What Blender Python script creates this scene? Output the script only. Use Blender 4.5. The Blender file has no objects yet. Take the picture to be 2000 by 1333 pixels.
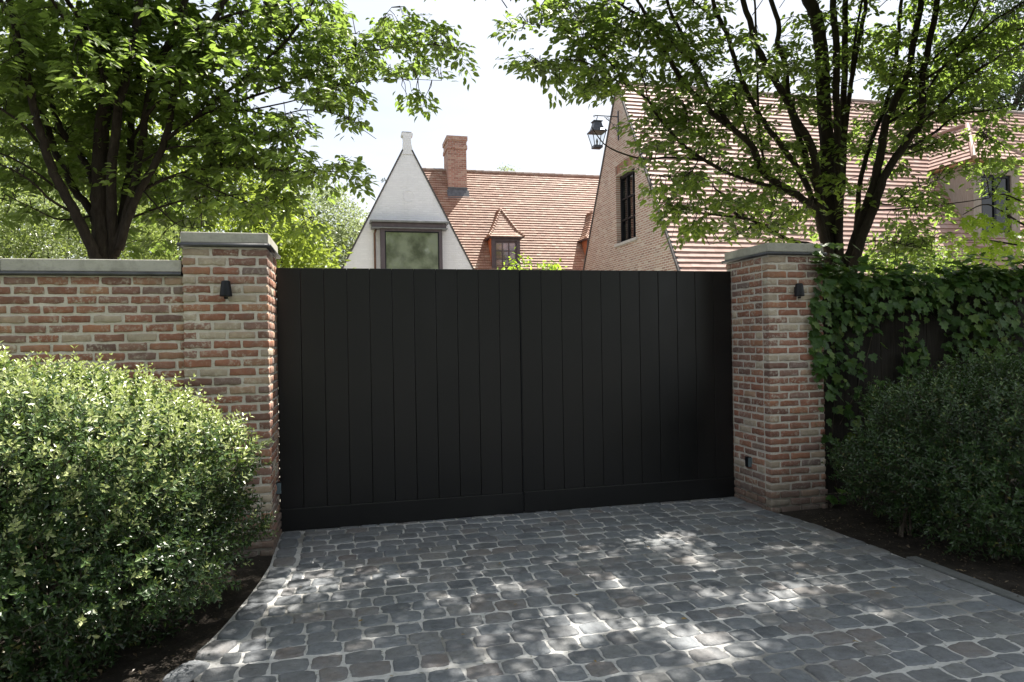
import bpy, math, random
import numpy as np
from mathutils import Vector, Matrix

random.seed(7); RNG = np.random.default_rng(7)
scene = bpy.context.scene
COL = scene.collection

# ------------------------------------------------------------------ camera
YAW = math.radians(13.4); ROLL = .0165; EYE = 1.6; FOC = 1333.
cam_d = bpy.data.cameras.new('camera'); cam = bpy.data.objects.new('camera', cam_d); COL.objects.link(cam)
scene.camera = cam
fw = Vector((math.sin(YAW), math.cos(YAW), 0)); rt = Vector((math.cos(YAW), -math.sin(YAW), 0)); up = Vector((0, 0, 1))
cx_ax = (rt - up * ROLL).normalized(); cy_ax = (up + rt * ROLL).normalized()
M = Matrix((cx_ax, cy_ax, -fw)).transposed().to_4x4(); M.translation = (0, 0, EYE)
cam.matrix_world = M
cam_d.lens = 24; cam_d.sensor_width = 36; cam_d.shift_y = -.00175
cam_d.clip_start = .05; cam_d.clip_end = 2000

# ------------------------------------------------------------------ sun, sky, exposure
SUN = Vector((.36, .32, .875)).normalized()
scene.view_settings.view_transform = 'Standard'; scene.view_settings.look = 'None'
scene.view_settings.gamma = 1; scene.view_settings.exposure = 1.65
sd = bpy.data.lights.new('sun', 'SUN'); sd.energy = 5.0; sd.angle = math.radians(.5); sd.color = (1, .94, .84)
so = bpy.data.objects.new('sun', sd); COL.objects.link(so); so.rotation_euler = SUN.to_track_quat('Z', 'Y').to_euler()
world = bpy.data.worlds.new('World'); scene.world = world; world.use_nodes = True
wt = world.node_tree; wt.nodes.clear()
def wn(t, **k):
    n = wt.nodes.new(t)
    for a, b in k.items(): setattr(n, a, b)
    return n
sky = wn('ShaderNodeTexSky', sky_type='NISHITA', sun_disc=False)
sky.sun_elevation = math.asin(SUN.z); sky.sun_rotation = math.atan2(SUN.x, SUN.y)
sky.dust_density = 2.5; sky.ozone_density = 1.0
tc = wn('ShaderNodeTexCoord'); mp = wn('ShaderNodeMapping'); mp.inputs['Scale'].default_value = (1.2, 1.2, 4.0)
nz = wn('ShaderNodeTexNoise'); nz.inputs['Scale'].default_value = 2.2; nz.inputs['Detail'].default_value = 7; nz.inputs['Roughness'].default_value = .55
cr = wn('ShaderNodeValToRGB'); cr.color_ramp.elements[0].position = .32; cr.color_ramp.elements[0].color = (.60,)*3 + (1,)
cr.color_ramp.elements[1].position = .62; cr.color_ramp.elements[1].color = (.97,)*3 + (1,)
mx = wn('ShaderNodeMix', data_type='RGBA'); mx.inputs['B'].default_value = (5.0, 5.2, 5.55, 1)
bg = wn('ShaderNodeBackground'); bg.inputs['Strength'].default_value = .069; wo = wn('ShaderNodeOutputWorld')
L = wt.links.new
L(tc.outputs['Generated'], mp.inputs['Vector']); L(mp.outputs[0], nz.inputs['Vector']); L(nz.outputs['Fac'], cr.inputs['Fac'])
L(cr.outputs['Color'], mx.inputs['Factor']); L(sky.outputs[0], mx.inputs['A']); L(mx.outputs['Result'], bg.inputs['Color']); L(bg.outputs[0], wo.inputs[0])
scene.cycles.max_bounces = 6; scene.cycles.diffuse_bounces = 3; scene.cycles.glossy_bounces = 3
scene.cycles.transmission_bounces = 4; scene.cycles.transparent_max_bounces = 6; scene.cycles.use_denoising = True

# ------------------------------------------------------------------ geometry of the view (pixel -> point on a plane)
def ray(px, py):
    a = (px - 1000) / FOC; b = (663. - py) / FOC
    x = a + b * ROLL; z = b - a * ROLL
    return Vector((math.sin(YAW) + x * math.cos(YAW), math.cos(YAW) - x * math.sin(YAW), z))
def atY(px, py, Y):
    d = ray(px, py); t = Y / d.y
    return Vector((d.x * t, Y, EYE + d.z * t))
def proj(P):
    dep = P[0] * math.sin(YAW) + P[1] * math.cos(YAW)
    if dep < .2: return (-9999, -9999)
    x = (P[0] * math.cos(YAW) - P[1] * math.sin(YAW)) / dep; z = (P[2] - EYE) / dep
    return (1000 + FOC * (x - z * ROLL), 663 - FOC * (z + x * ROLL))

# ------------------------------------------------------------------ materials
def mat(name, build):
    m = bpy.data.materials.new(name); m.use_nodes = True; m.node_tree.nodes.clear()
    build(NT(m.node_tree)); return m
class NT:
    def __init__(s, t): s.t = t; s.out = s.n('ShaderNodeOutputMaterial')
    def n(s, typ, ins=None, **k):
        nd = s.t.nodes.new(typ)
        for a, b in k.items(): setattr(nd, a, b)
        for a, b in (ins or {}).items(): s.set(nd, a, b)
        return nd
    def set(s, nd, key, v):
        i = nd.inputs[key]
        if isinstance(v, bpy.types.NodeSocket): s.t.links.new(v, i)
        else: i.default_value = v
    def obj(s): return s.n('ShaderNodeTexCoord').outputs['Object']
    def isl(s): return s.n('ShaderNodeNewGeometry').outputs['Random Per Island']
    def noise(s, scale, vec=None, detail=5, rough=.55, dist=0):
        nd = s.n('ShaderNodeTexNoise', {'Scale': scale, 'Detail': detail, 'Roughness': rough, 'Distortion': dist})
        s.set(nd, 'Vector', vec if vec is not None else s.obj()); return nd.outputs['Fac']
    def ramp(s, fac, stops, interp='LINEAR'):
        nd = s.n('ShaderNodeValToRGB', {'Fac': fac}); e = nd.color_ramp.elements; nd.color_ramp.interpolation = interp
        while len(e) < len(stops): e.new(.5)
        for k, (p, c) in enumerate(stops):
            e[k].position = p; e[k].color = (c if isinstance(c, tuple) else (c, c, c)) + (1,)
        return nd.outputs['Color']
    def mix(s, f, a, b, blend='MIX'):
        nd = s.n('ShaderNodeMix', {'Factor': f}, data_type='RGBA', blend_type=blend)
        for k, v in ((6, a), (7, b)):
            if isinstance(v, bpy.types.NodeSocket): s.t.links.new(v, nd.inputs[k])
            else: nd.inputs[k].default_value = tuple(v) + (1,) if len(v) == 3 else v
        return nd.outputs[2]
    def math(s, op, a, b=0):
        nd = s.n('ShaderNodeMath', {0: a, 1: b}, operation=op); return nd.outputs[0]
    def mapping(s, vec, scale=(1, 1, 1), rot=(0, 0, 0), loc=(0, 0, 0)):
        return s.n('ShaderNodeMapping', {'Vector': vec, 'Scale': scale, 'Rotation': rot, 'Location': loc}).outputs[0]
    def bump(s, h, strength=.4, dist=.01, normal=None):
        nd = s.n('ShaderNodeBump', {'Height': h, 'Strength': strength, 'Distance': dist})
        if normal is not None: s.set(nd, 'Normal', normal)
        return nd.outputs[0]
    def principled(s, color, rough=.7, spec=.5, metal=0, normal=None, **k):
        p = s.n('ShaderNodeBsdfPrincipled', {'Base Color': color if isinstance(color, bpy.types.NodeSocket) else tuple(color) + (1,), 'Roughness': rough, 'Specular IOR Level': spec, 'Metallic': metal})
        if normal is not None: s.set(p, 'Normal', normal)
        for a, b in k.items(): s.set(p, a, b)
        s.t.links.new(p.outputs[0], s.out.inputs['Surface']); return p

def b_brick(n):
    r = n.isl()
    base = n.ramp(r, [(0, (.15, .085, .07)), (.14, (.26, .105, .065)), (.3, (.34, .14, .085)), (.42, (.26, .155, .125)), (.56, (.39, .18, .10)), (.68, (.25, .115, .085)), (.78, (.20, .155, .14)), (.86, (.40, .20, .11)), (.93, (.44, .37, .28)), (1, (.50, .43, .33))])
    off = n.n('ShaderNodeCombineXYZ', {'X': n.math('MULTIPLY', r, 37.), 'Y': n.math('MULTIPLY', r, 11.)}).outputs[0]
    v = n.n('ShaderNodeVectorMath', {0: n.obj(), 1: off}, operation='ADD').outputs[0]
    f1 = n.noise(14, v, 6, .6)
    c = n.mix(n.ramp(f1, [(.3, 0.), (.7, .75)]), base, n.mix(.5, base, (.09, .05, .045)))
    limef = n.math('MULTIPLY', n.ramp(n.noise(34, v, 8, .7), [(.49, 0.), (.62, 1.)]), n.ramp(n.noise(3.2, v, 3), [(.42, .10), (.64, .85)]))
    c = n.mix(.05, c, (.55, .45, .38))
    c = n.mix(limef, c, (.55, .50, .42))
    grime = n.ramp(n.noise(4.5, n.obj(), 5), [(.52, 0.), (.78, .4)])
    c = n.mix(grime, c, (.12, .10, .085))
    z = n.n('ShaderNodeSeparateXYZ', {0: n.n('ShaderNodeNewGeometry').outputs['Position']}).outputs['Z']
    foot = n.ramp(n.math('ADD', z, n.math('MULTIPLY', n.noise(6, None, 4), .35)), [(.22, .75), (.62, 0.)])
    c = n.mix(foot, c, (.115, .10, .088))
    nb = n.bump(n.noise(60, v, 8, .65), .55, .006)
    n.principled(c, .88, .25, normal=nb)
M_BRICK = mat('weathered_brick', b_brick)
def b_mortar(n):
    c = n.ramp(n.noise(6), [(.3, (.53, .49, .435)), (.7, (.65, .605, .545))])
    c = n.mix(n.ramp(n.noise(45, None, 7, .7), [(.45, 0.), (.75, .5)]), c, (.34, .33, .28))
    z = n.n('ShaderNodeSeparateXYZ', {0: n.n('ShaderNodeNewGeometry').outputs['Position']}).outputs['Z']
    c = n.mix(n.ramp(n.math('ADD', z, n.math('MULTIPLY', n.noise(6, None, 4), .35)), [(.2, .7), (.6, 0.)]), c, (.16, .145, .125))
    n.principled(c, .95, .2, normal=n.bump(n.noise(90, None, 8, .7), .6, .006))
M_MORTAR = mat('lime_mortar', b_mortar)
def b_stone(n):
    c = n.ramp(n.noise(3.5, None, 7, .6), [(.25, (.29, .285, .25)), (.5, (.41, .40, .355)), (.75, (.50, .49, .44))])
    c = n.mix(n.ramp(n.noise(11, None, 8, .7, .4), [(.5, 0.), (.72, .6)]), c, (.20, .19, .16))
    c = n.mix(n.ramp(n.noise(70, None, 4, .6), [(.55, 0.), (.7, .25)]), c, (.17, .16, .14))
    n.principled(c, .85, .3, normal=n.bump(n.noise(55, None, 8, .7), .35, .005))
M_STONE = mat('grey_coping_stone', b_stone)
M_LEAD = mat('lead_strip', lambda n: n.principled(n.ramp(n.noise(9, None, 6), [(.3, (.05, .052, .058)), (.7, (.105, .108, .12))]), .45, .5, .35, normal=n.bump(n.noise(30), .2, .004)))
def b_cobble(n):
    r = n.isl()
    base = n.ramp(r, [(0, (.065, .072, .083)), (.2, (.125, .138, .154)), (.4, (.15, .164, .182)), (.55, (.09, .09, .096)), (.7, (.172, .184, .194)), (.82, (.15, .125, .115)), (.92, (.185, .183, .178)), (1, (.08, .09, .10))])
    off = n.n('ShaderNodeCombineXYZ', {'X': n.math('MULTIPLY', r, 53.), 'Y': n.math('MULTIPLY', r, 17.)}).outputs[0]
    v = n.n('ShaderNodeVectorMath', {0: n.obj(), 1: off}, operation='ADD').outputs[0]
    c = n.mix(n.ramp(n.noise(9, v, 7, .62), [(.3, 0.), (.75, .75)]), base, (.20, .215, .235))
    c = n.mix(n.ramp(n.noise(26, v, 7, .75), [(.5, 0.), (.68, .55)]), c, (.07, .075, .082))
    c = n.mix(n.ramp(n.noise(80, v, 4, .6), [(.6, 0.), (.72, .4)]), c, (.25, .245, .23))
    c = n.mix(n.ramp(n.noise(1.1, None, 4), [(.5, 0.), (.72, .35)]), c, (.17, .165, .15))
    vein = n.noise(20, n.mapping(v, (1, 5, 1), (0, 0, .5)), 5, .6)
    h = n.math('ADD', n.noise(38, v, 8, .65), n.math('MULTIPLY', vein, .6))
    h = n.math('ADD', h, n.math('MULTIPLY', n.noise(14, v, 3, .5), 1.2))
    n.principled(c, n.ramp(n.noise(30, v), [(.3, .5), (.7, .75)]), .45, normal=n.bump(h, .8, .009))
M_COBBLE = mat('grey_cobble_stone', b_cobble)
def b_joint(n):
    c = n.ramp(n.noise(30, None, 7, .7), [(.3, (.36, .36, .355)), (.7, (.53, .53, .525))])
    c = n.mix(n.ramp(n.noise(1.6, None, 5), [(.48, 0.), (.64, .75)]), c, (.15, .145, .135))
    c = n.mix(n.ramp(n.noise(25, None, 6, .7), [(.58, 0.), (.66, .8)]), c, (.07, .075, .05))
    n.principled(c, .95, .2, normal=n.bump(n.noise(120, None, 6, .7), .6, .005))
M_JOINT = mat('sandy_joint', b_joint)
def b_soil(n):
    c = n.ramp(n.noise(7, None, 8, .7), [(.3, (.02, .017, .014)), (.55, (.042, .035, .029)), (.75, (.085, .072, .06))])
    c = n.mix(n.ramp(n.noise(60, None, 5, .7), [(.6, 0.), (.7, .7)]), c, (.20, .15, .10))
    n.principled(c, .95, .2, normal=n.bump(n.noise(35, None, 9, .75), 1., .03))
M_SOIL = mat('bare_soil', b_soil)
M_GROUND = mat('ground_earth', lambda n: n.principled(n.ramp(n.noise(.7, None, 8, .65), [(.3, (.05, .055, .03)), (.7, (.10, .09, .06))]), .95, .2, normal=n.bump(n.noise(8), .5, .03)))
M_ROAD = mat('asphalt_road', lambda n: n.principled(n.ramp(n.noise(40, None, 6), [(.3, (.045, .045, .047)), (.7, (.075, .074, .072))]), .9, .3))
M_GRAVEL = mat('courtyard_gravel', lambda n: n.principled(n.ramp(n.noise(18, None, 6), [(.3, (.30, .28, .24)), (.7, (.45, .43, .38))]), .95, .2))
M_KERB = mat('kerb_concrete', lambda n: n.principled(n.ramp(n.noise(12, None, 7, .65), [(.3, (.085, .09, .09)), (.7, (.15, .155, .155))]), .9, .3, normal=n.bump(n.noise(60), .4, .005)))
def b_gate(n):
    r = n.isl()
    st = n.noise(3, n.mapping(n.obj(), (14, 14, .5)), 5, .6)
    c = n.mix(st, (.0042, .0044, .0052), (.0066, .0068, .0078))
    c = n.mix(n.math('MULTIPLY', r, .35), c, (.012, .0115, .012))
    c = n.mix(n.ramp(n.noise(50, None, 3, .5), [(.72, 0.), (.76, .25)]), c, (.08, .075, .07))
    n.principled(c, n.ramp(n.noise(2.2, None, 4), [(.3, .28), (.7, .42)]), .4, normal=n.bump(n.noise(30, n.mapping(n.obj(), (1, 1, .06)), 6, .6), .08, .004))
M_GATE = mat('black_painted_timber', b_gate)
M_BLACK = mat('black_metal', lambda n: n.principled(n.ramp(n.noise(20), [(.3, (.006, .007, .010)), (.7, (.009, .010, .014))]), .5, .3, normal=n.bump(n.noise(200), .05, .001)))
M_LENS = mat('clear_sensor_lens', lambda n: n.principled((.10, .14, .16), .12, .6))
M_BARK = mat('dark_bark', lambda n: n.principled(n.ramp(n.noise(9, n.mapping(n.obj(), (3, 3, .8)), 8, .7), [(.3, (.022, .017, .014)), (.6, (.05, .04, .032)), (.8, (.095, .085, .07))]), .9, .2, normal=n.bump(n.noise(28, n.mapping(n.obj(), (3, 3, .7)), 8, .7), .8, .02)))
M_STEM = mat('grey_brown_stem', lambda n: n.principled(n.ramp(n.noise(25, None, 6), [(.3, (.05, .042, .032)), (.7, (.12, .10, .08))]), .9, .2))
M_FENCE = mat('dark_weathered_boards', lambda n: n.principled(n.ramp(n.noise(7, n.mapping(n.obj(), (9, 9, .5)), 8, .7), [(.3, (.013, .011, .010)), (.6, (.032, .027, .023)), (.8, (.055, .048, .042))]), .85, .25, normal=n.bump(n.noise(20, n.mapping(n.obj(), (9, 9, .5)), 8, .7), .5, .006)))
def leafmat(name, stops, trans, tf=.42, rough=.45, spec=.4, coat=0):
    def b(n):
        r = n.isl()
        c = n.ramp(r, stops)
        c = n.mix(n.ramp(n.noise(1.3, None, 3), [(.35, 0.), (.7, .35)]), c, (c0 := tuple(x * .62 for x in stops[1][1])))
        p = n.n('ShaderNodeBsdfPrincipled', {'Base Color': c, 'Roughness': rough, 'Specular IOR Level': spec})
        t = n.n('ShaderNodeBsdfTranslucent', {'Color': n.mix(r, trans, tuple(min(1, x * 1.35) for x in trans))})
        m = n.n('ShaderNodeMixShader', {0: tf, 1: p.outputs[0], 2: t.outputs[0]})
        n.t.links.new(m.outputs[0], n.out.inputs['Surface'])
    return mat(name, b)
M_HORN = leafmat('tree_leaf', [(0, (.05, .085, .02)), (.5, (.075, .12, .026)), (1, (.12, .17, .038))], (.27, .39, .065), .43)
M_PRIVET_SHADE = leafmat('shaded_privet_leaf', [(0, (.017, .042, .013)), (.5, (.028, .064, .017)), (.95, (.048, .094, .024)), (1, (.16, .15, .04))], (.09, .15, .03), .18, .35, .6)  # darker copy of the privet leaf, shade put into its colour
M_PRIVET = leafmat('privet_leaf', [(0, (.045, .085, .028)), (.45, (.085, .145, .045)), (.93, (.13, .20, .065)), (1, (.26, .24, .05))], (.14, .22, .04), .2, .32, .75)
M_PRIVET_TIP = leafmat('privet_young_sunlit_leaf', [(0, (.27, .33, .12)), (.5, (.38, .44, .19)), (1, (.50, .53, .28))], (.36, .44, .12), .3, .34, .8)  # pale new growth, with sun glare brightened into the colour
M_IVY = leafmat('ivy_leaf', [(0, (.026, .062, .016)), (.5, (.045, .10, .022)), (.85, (.075, .14, .03)), (1, (.13, .18, .04))], (.16, .27, .04), .2, .48, .28)
M_YELLOW = leafmat('yellow_green_leaf', [(0, (.09, .14, .02)), (.5, (.125, .175, .028)), (1, (.18, .22, .04))], (.33, .42, .06), .45)
M_MAPLE = leafmat('maple_leaf', [(0, (.05, .11, .02)), (.5, (.08, .15, .025)), (1, (.13, .2, .03))], (.38, .54, .05), .48)
M_PALE = leafmat('pale_green_leaf', [(0, (.15, .19, .10)), (.5, (.20, .245, .13)), (1, (.27, .30, .17))], (.36, .44, .19), .35, .4, .6)
M_HEDGE = leafmat('hedge_leaf', [(0, (.09, .135, .05)), (.5, (.14, .19, .07)), (1, (.22, .26, .10))], (.34, .43, .10), .35, .35, .6)
M_DARKLEAF = leafmat('dark_conifer_leaf', [(0, (.014, .03, .014)), (.5, (.022, .042, .018)), (1, (.035, .06, .025))], (.05, .09, .02), .15)
M_LITTER = leafmat('litter_leaf', [(0, (.05, .035, .022)), (.5, (.11, .08, .05)), (1, (.22, .17, .10))], (.15, .1, .05), .1)
M_DRY = leafmat('dry_leaf', [(0, (.20, .13, .05)), (.5, (.28, .20, .07)), (1, (.30, .24, .08))], (.3, .2, .06), .2)

def tile_mat(name, stops):
    def b(n):
        r = n.isl(); c = n.ramp(r, stops)
        c = n.mix(1., c, (.78, .76, .75), 'MULTIPLY')
        c = n.mix(n.ramp(n.noise(1.2, None, 6, .65), [(.4, 0.), (.72, .45)]), c, tuple(x * .52 for x in stops[1][1]))
        c = n.mix(n.ramp(n.noise(22, None, 6, .7), [(.55, 0.), (.75, .35)]), c, (.34, .31, .26))
        n.principled(c, .66, .3, normal=n.bump(n.noise(60, None, 5), .2, .003))
    return mat(name, b)
M_TILE_R = tile_mat('pink_clay_tile', [(0, (.39, .24, .20)), (.3, (.45, .29, .245)), (.6, (.50, .34, .295)), (.85, (.43, .27, .23)), (1, (.54, .41, .37))])
M_TILE_F = tile_mat('red_clay_tile', [(0, (.27, .15, .11)), (.3, (.35, .205, .15)), (.6, (.40, .265, .195)), (.85, (.32, .19, .14)), (1, (.48, .38, .30))])
M_RIDGE = tile_mat('weathered_ridge_tile', [(0, (.36, .31, .28)), (.5, (.44, .39, .36)), (1, (.5, .46, .43))])
M_TILE_O = tile_mat('orange_clay_tile', [(0, (.42, .13, .06)), (.4, (.48, .16, .07)), (1, (.52, .20, .10))])
def house_brick(name, ax, cols, mort, bw=.215, bh=.066, mj=.013):
    def b(n):
        s = n.n('ShaderNodeSeparateXYZ', {0: n.obj()})
        u = s.outputs[ax]
        v = n.n('ShaderNodeCombineXYZ', {'X': u, 'Y': s.outputs['Z']}).outputs[0]
        wob = n.n('ShaderNodeVectorMath', {0: v, 1: n.n('ShaderNodeVectorMath', {0: n.n('ShaderNodeTexNoise', {'Scale': 14., 'Vector': n.obj()}).outputs['Color'], 'Scale': .012}, operation='SCALE').outputs[0]}, operation='ADD').outputs[0]
        bt = n.n('ShaderNodeTexBrick', {'Vector': wob, 'Color1': (0, 0, 0, 1), 'Color2': (1, 1, 1, 1), 'Mortar': (.5, .5, .5, 1), 'Scale': 1., 'Mortar Size': mj, 'Mortar Smooth': .35, 'Brick Width': bw, 'Row Height': bh, 'Bias': 0.})
        bt.offset = .5
        c = n.ramp(bt.outputs['Color'], cols)
        c = n.mix(n.ramp(n.noise(30, None, 7, .7), [(.5, 0.), (.7, .45)]), c, mort)
        c = n.mix(bt.outputs['Fac'], c, mort)
        c = n.mix(n.ramp(n.noise(1.3, None, 6, .6), [(.45, 0.), (.75, .22)]), c, (.22, .18, .15))
        n.principled(c, .9, .25, normal=n.bump(n.math('SUBTRACT', n.noise(60, None, 4), n.math('MULTIPLY', bt.outputs['Fac'], 1.6)), .55, .012))
    return mat(name, b)
HB = [(0, (.26, .14, .11)), (.25, (.36, .20, .155)), (.5, (.43, .28, .22)), (.75, (.33, .19, .15)), (1, (.52, .42, .35))]
M_GBRICK = house_brick('gable_brick', 'Y', HB, (.60, .56, .49))
M_GBRICK_X = house_brick('front_brick', 'X', HB, (.60, .56, .49))
M_CHIM = house_brick('chimney_brick', 'X', [(0, (.25, .12, .095)), (.3, (.32, .16, .125)), (.6, (.36, .20, .16)), (1, (.42, .29, .23))], (.42, .36, .30), .20, .075, .010)
M_CHIM_Y = house_brick('chimney_side_brick', 'Y', [(0, (.25, .12, .095)), (.3, (.32, .16, .125)), (.6, (.36, .20, .16)), (1, (.42, .29, .23))], (.42, .36, .30), .20, .075, .010)
def b_white(n):
    s = n.n('ShaderNodeSeparateXYZ', {0: n.obj()})
    v = n.n('ShaderNodeCombineXYZ', {'X': s.outputs['X'], 'Y': s.outputs['Z']}).outputs[0]
    bt = n.n('ShaderNodeTexBrick', {'Vector': v, 'Color1': (.76, .75, .79, 1), 'Color2': (.82, .81, .85, 1), 'Mortar': (.77, .76, .80, 1), 'Scale': 1., 'Mortar Size': .012, 'Mortar Smooth': .6, 'Brick Width': .22, 'Row Height': .07})
    c = n.mix(n.ramp(n.noise(2, n.mapping(n.obj(), (1, 1, .35)), 7, .65), [(.5, 0.), (.8, .35)]), bt.outputs['Color'], (.55, .545, .53))
    n.principled(c, .7, .3, normal=n.bump(n.math('SUBTRACT', n.noise(25, None, 4), bt.outputs['Fac']), .35, .01))
M_WHITE = mat('white_painted_brick', b_white)
M_PURPLE = mat('aubergine_paint', lambda n: n.principled(n.ramp(n.noise(8, n.mapping(n.obj(), (1, 1, .3)), 5), [(.3, (.075, .06, .07)), (.7, (.105, .085, .098))]), .55, .4))
M_VERGE = mat('dark_verge', lambda n: n.principled(n.ramp(n.noise(12), [(.3, (.06, .055, .055)), (.7, (.11, .10, .10))]), .7, .3))
M_ZINC = mat('zinc_sheet', lambda n: n.principled(n.ramp(n.noise(5, None, 6), [(.3, (.17, .175, .18)), (.7, (.27, .275, .28))]), .5, .5, .4))
M_COPPER = mat('brown_copper_pipe', lambda n: n.principled(n.ramp(n.noise(9), [(.3, (.13, .065, .045)), (.7, (.2, .11, .08))]), .5, .5, .3))
M_OAK = mat('grey_oak_cladding', lambda n: n.principled(n.ramp(n.noise(6, n.mapping(n.obj(), (7, 7, .5)), 7, .65), [(.3, (.25, .20, .17)), (.7, (.40, .345, .30))]), .8, .3, normal=n.bump(n.noise(20, n.mapping(n.obj(), (7, 7, .5))), .3, .004)))
M_OAKEDGE = mat('tan_oak_fascia', lambda n: n.principled(n.ramp(n.noise(6, n.mapping(n.obj(), (.5, 7, 7)), 7, .65), [(.3, (.30, .17, .09)), (.7, (.43, .27, .16))]), .75, .3))
M_SILL = mat('blue_stone_sill', lambda n: n.principled(n.ramp(n.noise(9), [(.3, (.40, .39, .37)), (.7, (.52, .50, .47))]), .8, .3))
def glass(name, col, ior=2.1, rough=.03):
    def b(n):
        nb = n.bump(n.noise(1.4, None, 2), .05, .02)
        n.principled(n.ramp(n.noise(1.6, None, 4), [(.40, tuple(x * .35 for x in col)), (.62, col)]), rough, .5, 0, normal=nb, IOR=ior)
    return mat(name, b)
M_GLASS = glass('dark_window_glass', (.014, .016, .016), 1.6)
M_GLASS_BAY = glass('bay_window_glass', (.24, .27, .21), 2.6)  # green patches paint a reflection of the garden into the base colour
M_GLASS_PINK = glass('dormer_window_glass', (.35, .22, .22), 1.9)  # pink base colour stands in for the mirrored tiled roof
def b_lglass(n):
    t = n.n('ShaderNodeBsdfTransparent', {'Color': (.92, .95, .97, 1)}); g = n.n('ShaderNodeBsdfGlossy', {'Roughness': .03})
    m = n.n('ShaderNodeMixShader', {0: .07, 1: t.outputs[0], 2: g.outputs[0]}); n.t.links.new(m.outputs[0], n.out.inputs['Surface'])
M_LGLASS = mat('lantern_glass', b_lglass)
M_IRON = mat('wrought_iron', lambda n: n.principled(n.ramp(n.noise(15), [(.3, (.03, .034, .045)), (.7, (.06, .065, .08))]), .45, .5, .3))

# ------------------------------------------------------------------ object helpers
def link(o, parent=None):
    COL.objects.link(o)
    if parent is not None: o.parent = parent
    return o
def tag(o, label=None, cat=None, group=None, kind=None):
    if label: o['label'] = label
    if cat: o['category'] = cat
    if group: o['group'] = group
    if kind: o['kind'] = kind
    return o
def empty(name, loc, label, cat, group=None, rz=0):
    o = bpy.data.objects.new(name, None); o.location = loc; o.rotation_euler = (0, 0, rz); o.empty_display_size = .2
    link(o); tag(o, label, cat, group)
    bpy.context.view_layer.update() if False else None
    return o
def arr_mesh(name, V, Q, mats, parent=None, smooth=False, mi=None, at_origin=True):
    """V (n,3) world coordinates, Q (m,3|4) faces of one size or a list of such arrays"""
    if not isinstance(Q, list): Q = [Q]
    Q = [q for q in Q if len(q)]
    me = bpy.data.meshes.new(name)
    V = np.asarray(V, dtype=np.float32)
    if parent is not None:
        V = V - np.array(world_loc(parent), dtype=np.float32)
    me.vertices.add(len(V)); me.vertices.foreach_set('co', V.ravel())
    nl = sum(q.size for q in Q); nf = sum(len(q) for q in Q)
    me.loops.add(nl); me.loops.foreach_set('vertex_index', np.concatenate([np.asarray(q, dtype=np.int32).ravel() for q in Q]))
    me.polygons.add(nf)
    tot = np.concatenate([np.full(len(q), q.shape[1], dtype=np.int32) for q in Q])
    st = np.concatenate([[0], np.cumsum(tot)[:-1]]).astype(np.int32)
    me.polygons.foreach_set('loop_start', st)
    try: me.polygons.foreach_set('loop_total', tot)
    except Exception: pass
    for m in (mats if isinstance(mats, (list, tuple)) else [mats]): me.materials.append(m)
    if mi is not None: me.polygons.foreach_set('material_index', np.asarray(mi, dtype=np.int32))
    me.polygons.foreach_set('use_smooth', np.full(nf, bool(smooth)))
    me.update(calc_edges=True); me.validate()
    o = bpy.data.objects.new(name, me); link(o, parent); return o
def world_loc(o):
    v = Vector(o.location); p = o.parent
    while p is not None: v = v + p.location; p = p.parent
    return v
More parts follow.
